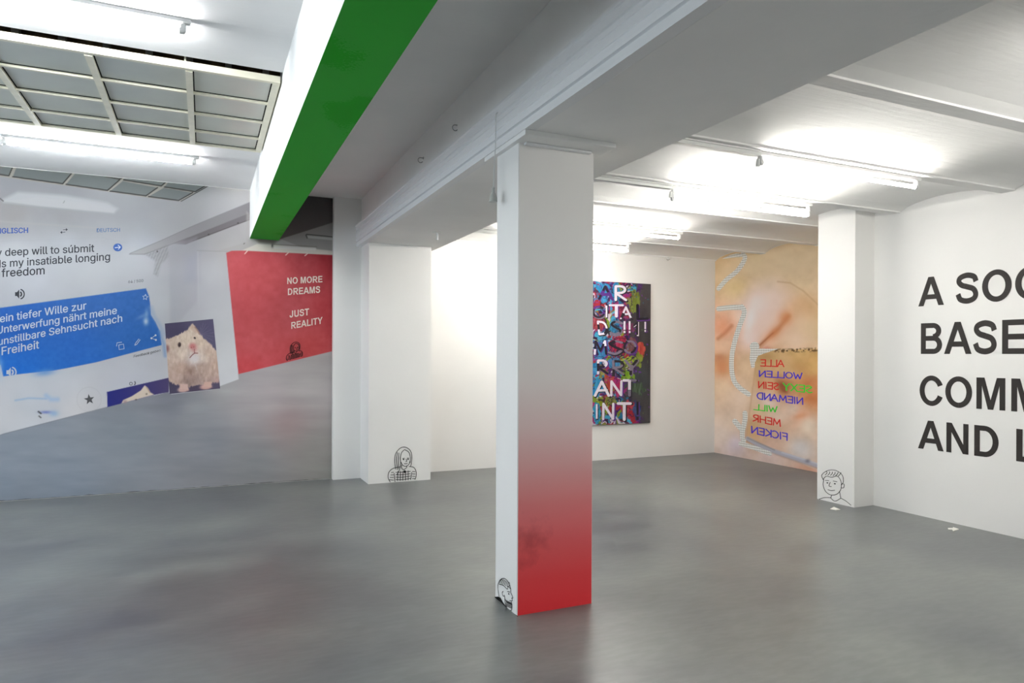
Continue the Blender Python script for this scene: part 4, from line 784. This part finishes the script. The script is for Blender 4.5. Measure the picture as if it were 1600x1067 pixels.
grid_print('paint_layer', (X0P + .001, PYF - .001, Z0P + .001), (X1P - .001, PYF - .001, Z0P + .001), (X0P + .001, PYF - .001, Z1P - .001), (X1P - .001, PYF - .001, Z1P - .001), 360, 430, paint_canvas, M['paint'], pa)
LW = mat('letter_white', lin((216, 210, 222)), .4, .3, noise=(25, .12)); LK = mat('letter_black', lin((26, 22, 34)), .4, .3); LG = mat('letter_grey', lin((112, 104, 122)), .4, .3, noise=(20, .2)); LP = mat('letter_purple', lin((78, 36, 112)), .4, .3)
def pl(ch, x0, x1, yb, yt, m, sh=0, rim=None, alt=None):
    wd = .165
    if ch in 'I!1': ps, W = bold(ch)
    else:
        W = MK[ch][0] - .2; ps = []
        for st in MK[ch][1]:
            for p, q in zip(st, st[1:]):
                n = max(1, int(math.hypot(q[0] - p[0], q[1] - p[1]) / .17)); g = lambda t: (p[0] + (q[0] - p[0]) * t, p[1] + (q[1] - p[1]) * t)
                for k in range(n): ps += ribbon([g(k / n - .02), g((k + 1) / n + .02)], wd)
                ps += [[(c[0] + math.cos(a) * wd / 2, c[1] + math.sin(a) * wd / 2) for a in np.linspace(0, 2 * math.pi, 7)[:-1]] for c in (p, q)]
    def fn(u, v, d, g=0):
        x = 900 + (x0 - g + (x1 - x0 + 2 * g) * u / W + v * sh) / 4.107; y = 420 + (yb + g - (yb - yt + 2 * g) * v) / 4.107; return on_y(x, y, PYF - .0022 - d)
    if rim: flat('letter_rim', ps, lambda u, v: fn(u + .05, v - .05, 0, 3), rim, pa)
    sel = [int(bool(alt) and math.sin(3.4 * np.mean([u for u, v in q]) + 5.2 * np.mean([v for u, v in q]) + x0 * .37) > .25) for q in ps]   # two-tone letters, split by slanting facets
    flat('letter', ps, lambda u, v: fn(u, v, .0012), [m, alt or m], pa, None, sel)
pl('A', 148, 218, 192, 112, LK, 0, LP, LP); pl('R', 255, 325, 200, 112, LW, 0, LK); pl('G', 108, 176, 312, 240, LK, 0, LG, LP); pl('I', 186, 206, 312, 236, LW, 0, LK); pl('T', 218, 290, 306, 232, LW, 0, LP); pl('A', 288, 346, 318, 246, LW, 0, LK, LK); pl('L', 394, 452, 322, 232, LK, 0, LP)
pl('D', 148, 204, 420, 338, LW, -8, LK, LK); pl('S', 222, 284, 420, 338, LK, 0, LG, LG); pl('!', 296, 326, 412, 336, LW, 0, LK); pl('!', 330, 358, 412, 336, LW, 0, LK); pl('1', 366, 412, 424, 340, LK, 0, LW); pl('!', 432, 456, 404, 340, LW, 0, LP)
pl('M', 120, 194, 546, 464, LK, 0, LP, LW); pl('S', 212, 290, 546, 464, LG, 0, LK, LK); pl('O', 308, 380, 540, 462, LK, 0, LP, LG); pl('R', 142, 206, 672, 588, LK, 0, LP, LW); pl('R', 240, 306, 676, 592, LG, 0, LK, LK); pl('Y', 316, 386, 676, 588, LK, 0, LG, LG)
pl('A', 122, 200, 814, 724, LW, 0, LK); pl('N', 226, 294, 812, 722, LW, 0, LP); pl('T', 306, 372, 812, 714, LW, 0, LK, LG); pl('I', 122, 144, 962, 868, LW, 0, LK); pl('N', 174, 242, 964, 866, LW, 0, LP); pl('T', 270, 340, 968, 862, LW, 0, LK); pl('!', 378, 412, 970, 852, LK, 0, LP)

# ------------------------------------------------------------------ small fittings
c0 = on_x(775, 178, 1.655); c1 = on_x(770.8, 296, 1.640)
cb = empty('hanging_cable', c0, 'thin cable with a grey coupling hanging from the beam beside the pillar', 'cable')
bm = bmesh.new(); tube(bm, [rel(cb, c0 + Vector((.03, .0, .03))), rel(cb, c0), rel(cb, c0 + (c1 - c0) * .4 + Vector((.004, 0, 0))), rel(cb, c0 + (c1 - c0) * .75), rel(cb, c1)], .0035, 8); from_bm('wire', bm, M['plastic'], cb, True)
bm = bmesh.new(); e = rel(cb, c1); tube(bm, [e + Vector((0, 0, .012)), e + Vector((0, 0, -.025))], [.009, .011], 12); tube(bm, [e + Vector((0, 0, -.025)), e + Vector((0, 0, -.05)), e + Vector((0, 0, -.078))], [.014, .024, .026], 14); from_bm('coupling', bm, M['greyplastic'], cb, False)
def scroll_hook(x, y, lab):
    P = on_x(x, y, 1.765); t = empty('wall_hook', P, lab, 'hook', 'wire hooks on the broad beam')
    bm = bmesh.new(); tube(bm, [(.02, 0, 0), (-.03, 0, 0)] + [(-.03 - .022 * math.sin(a), .0, -.022 + .022 * math.cos(a)) for a in np.linspace(.3, 4.2, 9)], .0035, 6); from_bm('hook_wire', bm, M['wire'], t, True)
    bm = bmesh.new(); tube(bm, [(-.004, 0, 0), (.012, 0, 0)], .012, 10); from_bm('hook_plate', bm, M['wire'], t)
scroll_hook(717, 196, 'small wire hook on the broad beam flank, nearer the pillar'); scroll_hook(662, 247, 'small wire hook on the broad beam flank, farther from the pillar')
P = on_z(683, 363, lerp(2.845, 2.9, 6.9)); hk = empty('ceiling_hook', P, 'white angled hook under the broad beam near the far pilaster', 'hook')
bm = bmesh.new(); box(bm, (-.05, -.03, -.008), (.03, .03, 0)); tube(bm, [(0, 0, -.004), (.004, 0, -.03), (.0, -.004, -.085)], .012, 10); from_bm('hook_body', bm, M['plastic'], hk)
P = Vector((6.55, YB - .04, springing(8.6))); hk = empty('ceiling_hook', P, 'small white spot clip at the ceiling edge right of the painting', 'hook')
bm = bmesh.new(); tube(bm, [(0, 0, 0), (0, -.005, -.03)], .016, 10); tube(bm, [(.02, -.01, -.025), (-.05, -.06, -.055), (-.10, -.09, -.05)], [.012, .012, .008], 10); from_bm('hook_body', bm, M['plastic'], hk)
for k, (pts, lab) in enumerate([([(1297, 795.5), (1303, 793), (1313, 796.5), (1306, 797.5)], 'scrap of white paper on the floor before the pilaster'), ([(1481, 825.5), (1489, 826), (1489, 824), (1498, 827.5), (1489, 830), (1488, 828), (1482, 827.5)], 'scrap of white paper on the floor below the slogan')]):
    bm = bmesh.new(); lo = [bm.verts.new(on_z(x, y, .001)) for x, y in pts]; hi = [bm.verts.new(on_z(x, y, .001) + Vector((0, 0, .004 + .004 * (i % 2)))) for i, (x, y) in enumerate(pts)]
    n = len(pts); bm.faces.new(hi); bm.faces.new(lo[::-1])
    for i in range(n): bm.faces.new((lo[i], lo[(i + 1) % n], hi[(i + 1) % n], hi[i]))
    tag(from_bm('paper_scrap', bm, M['paper']), lab, 'paper', 'paper scraps on the floor')
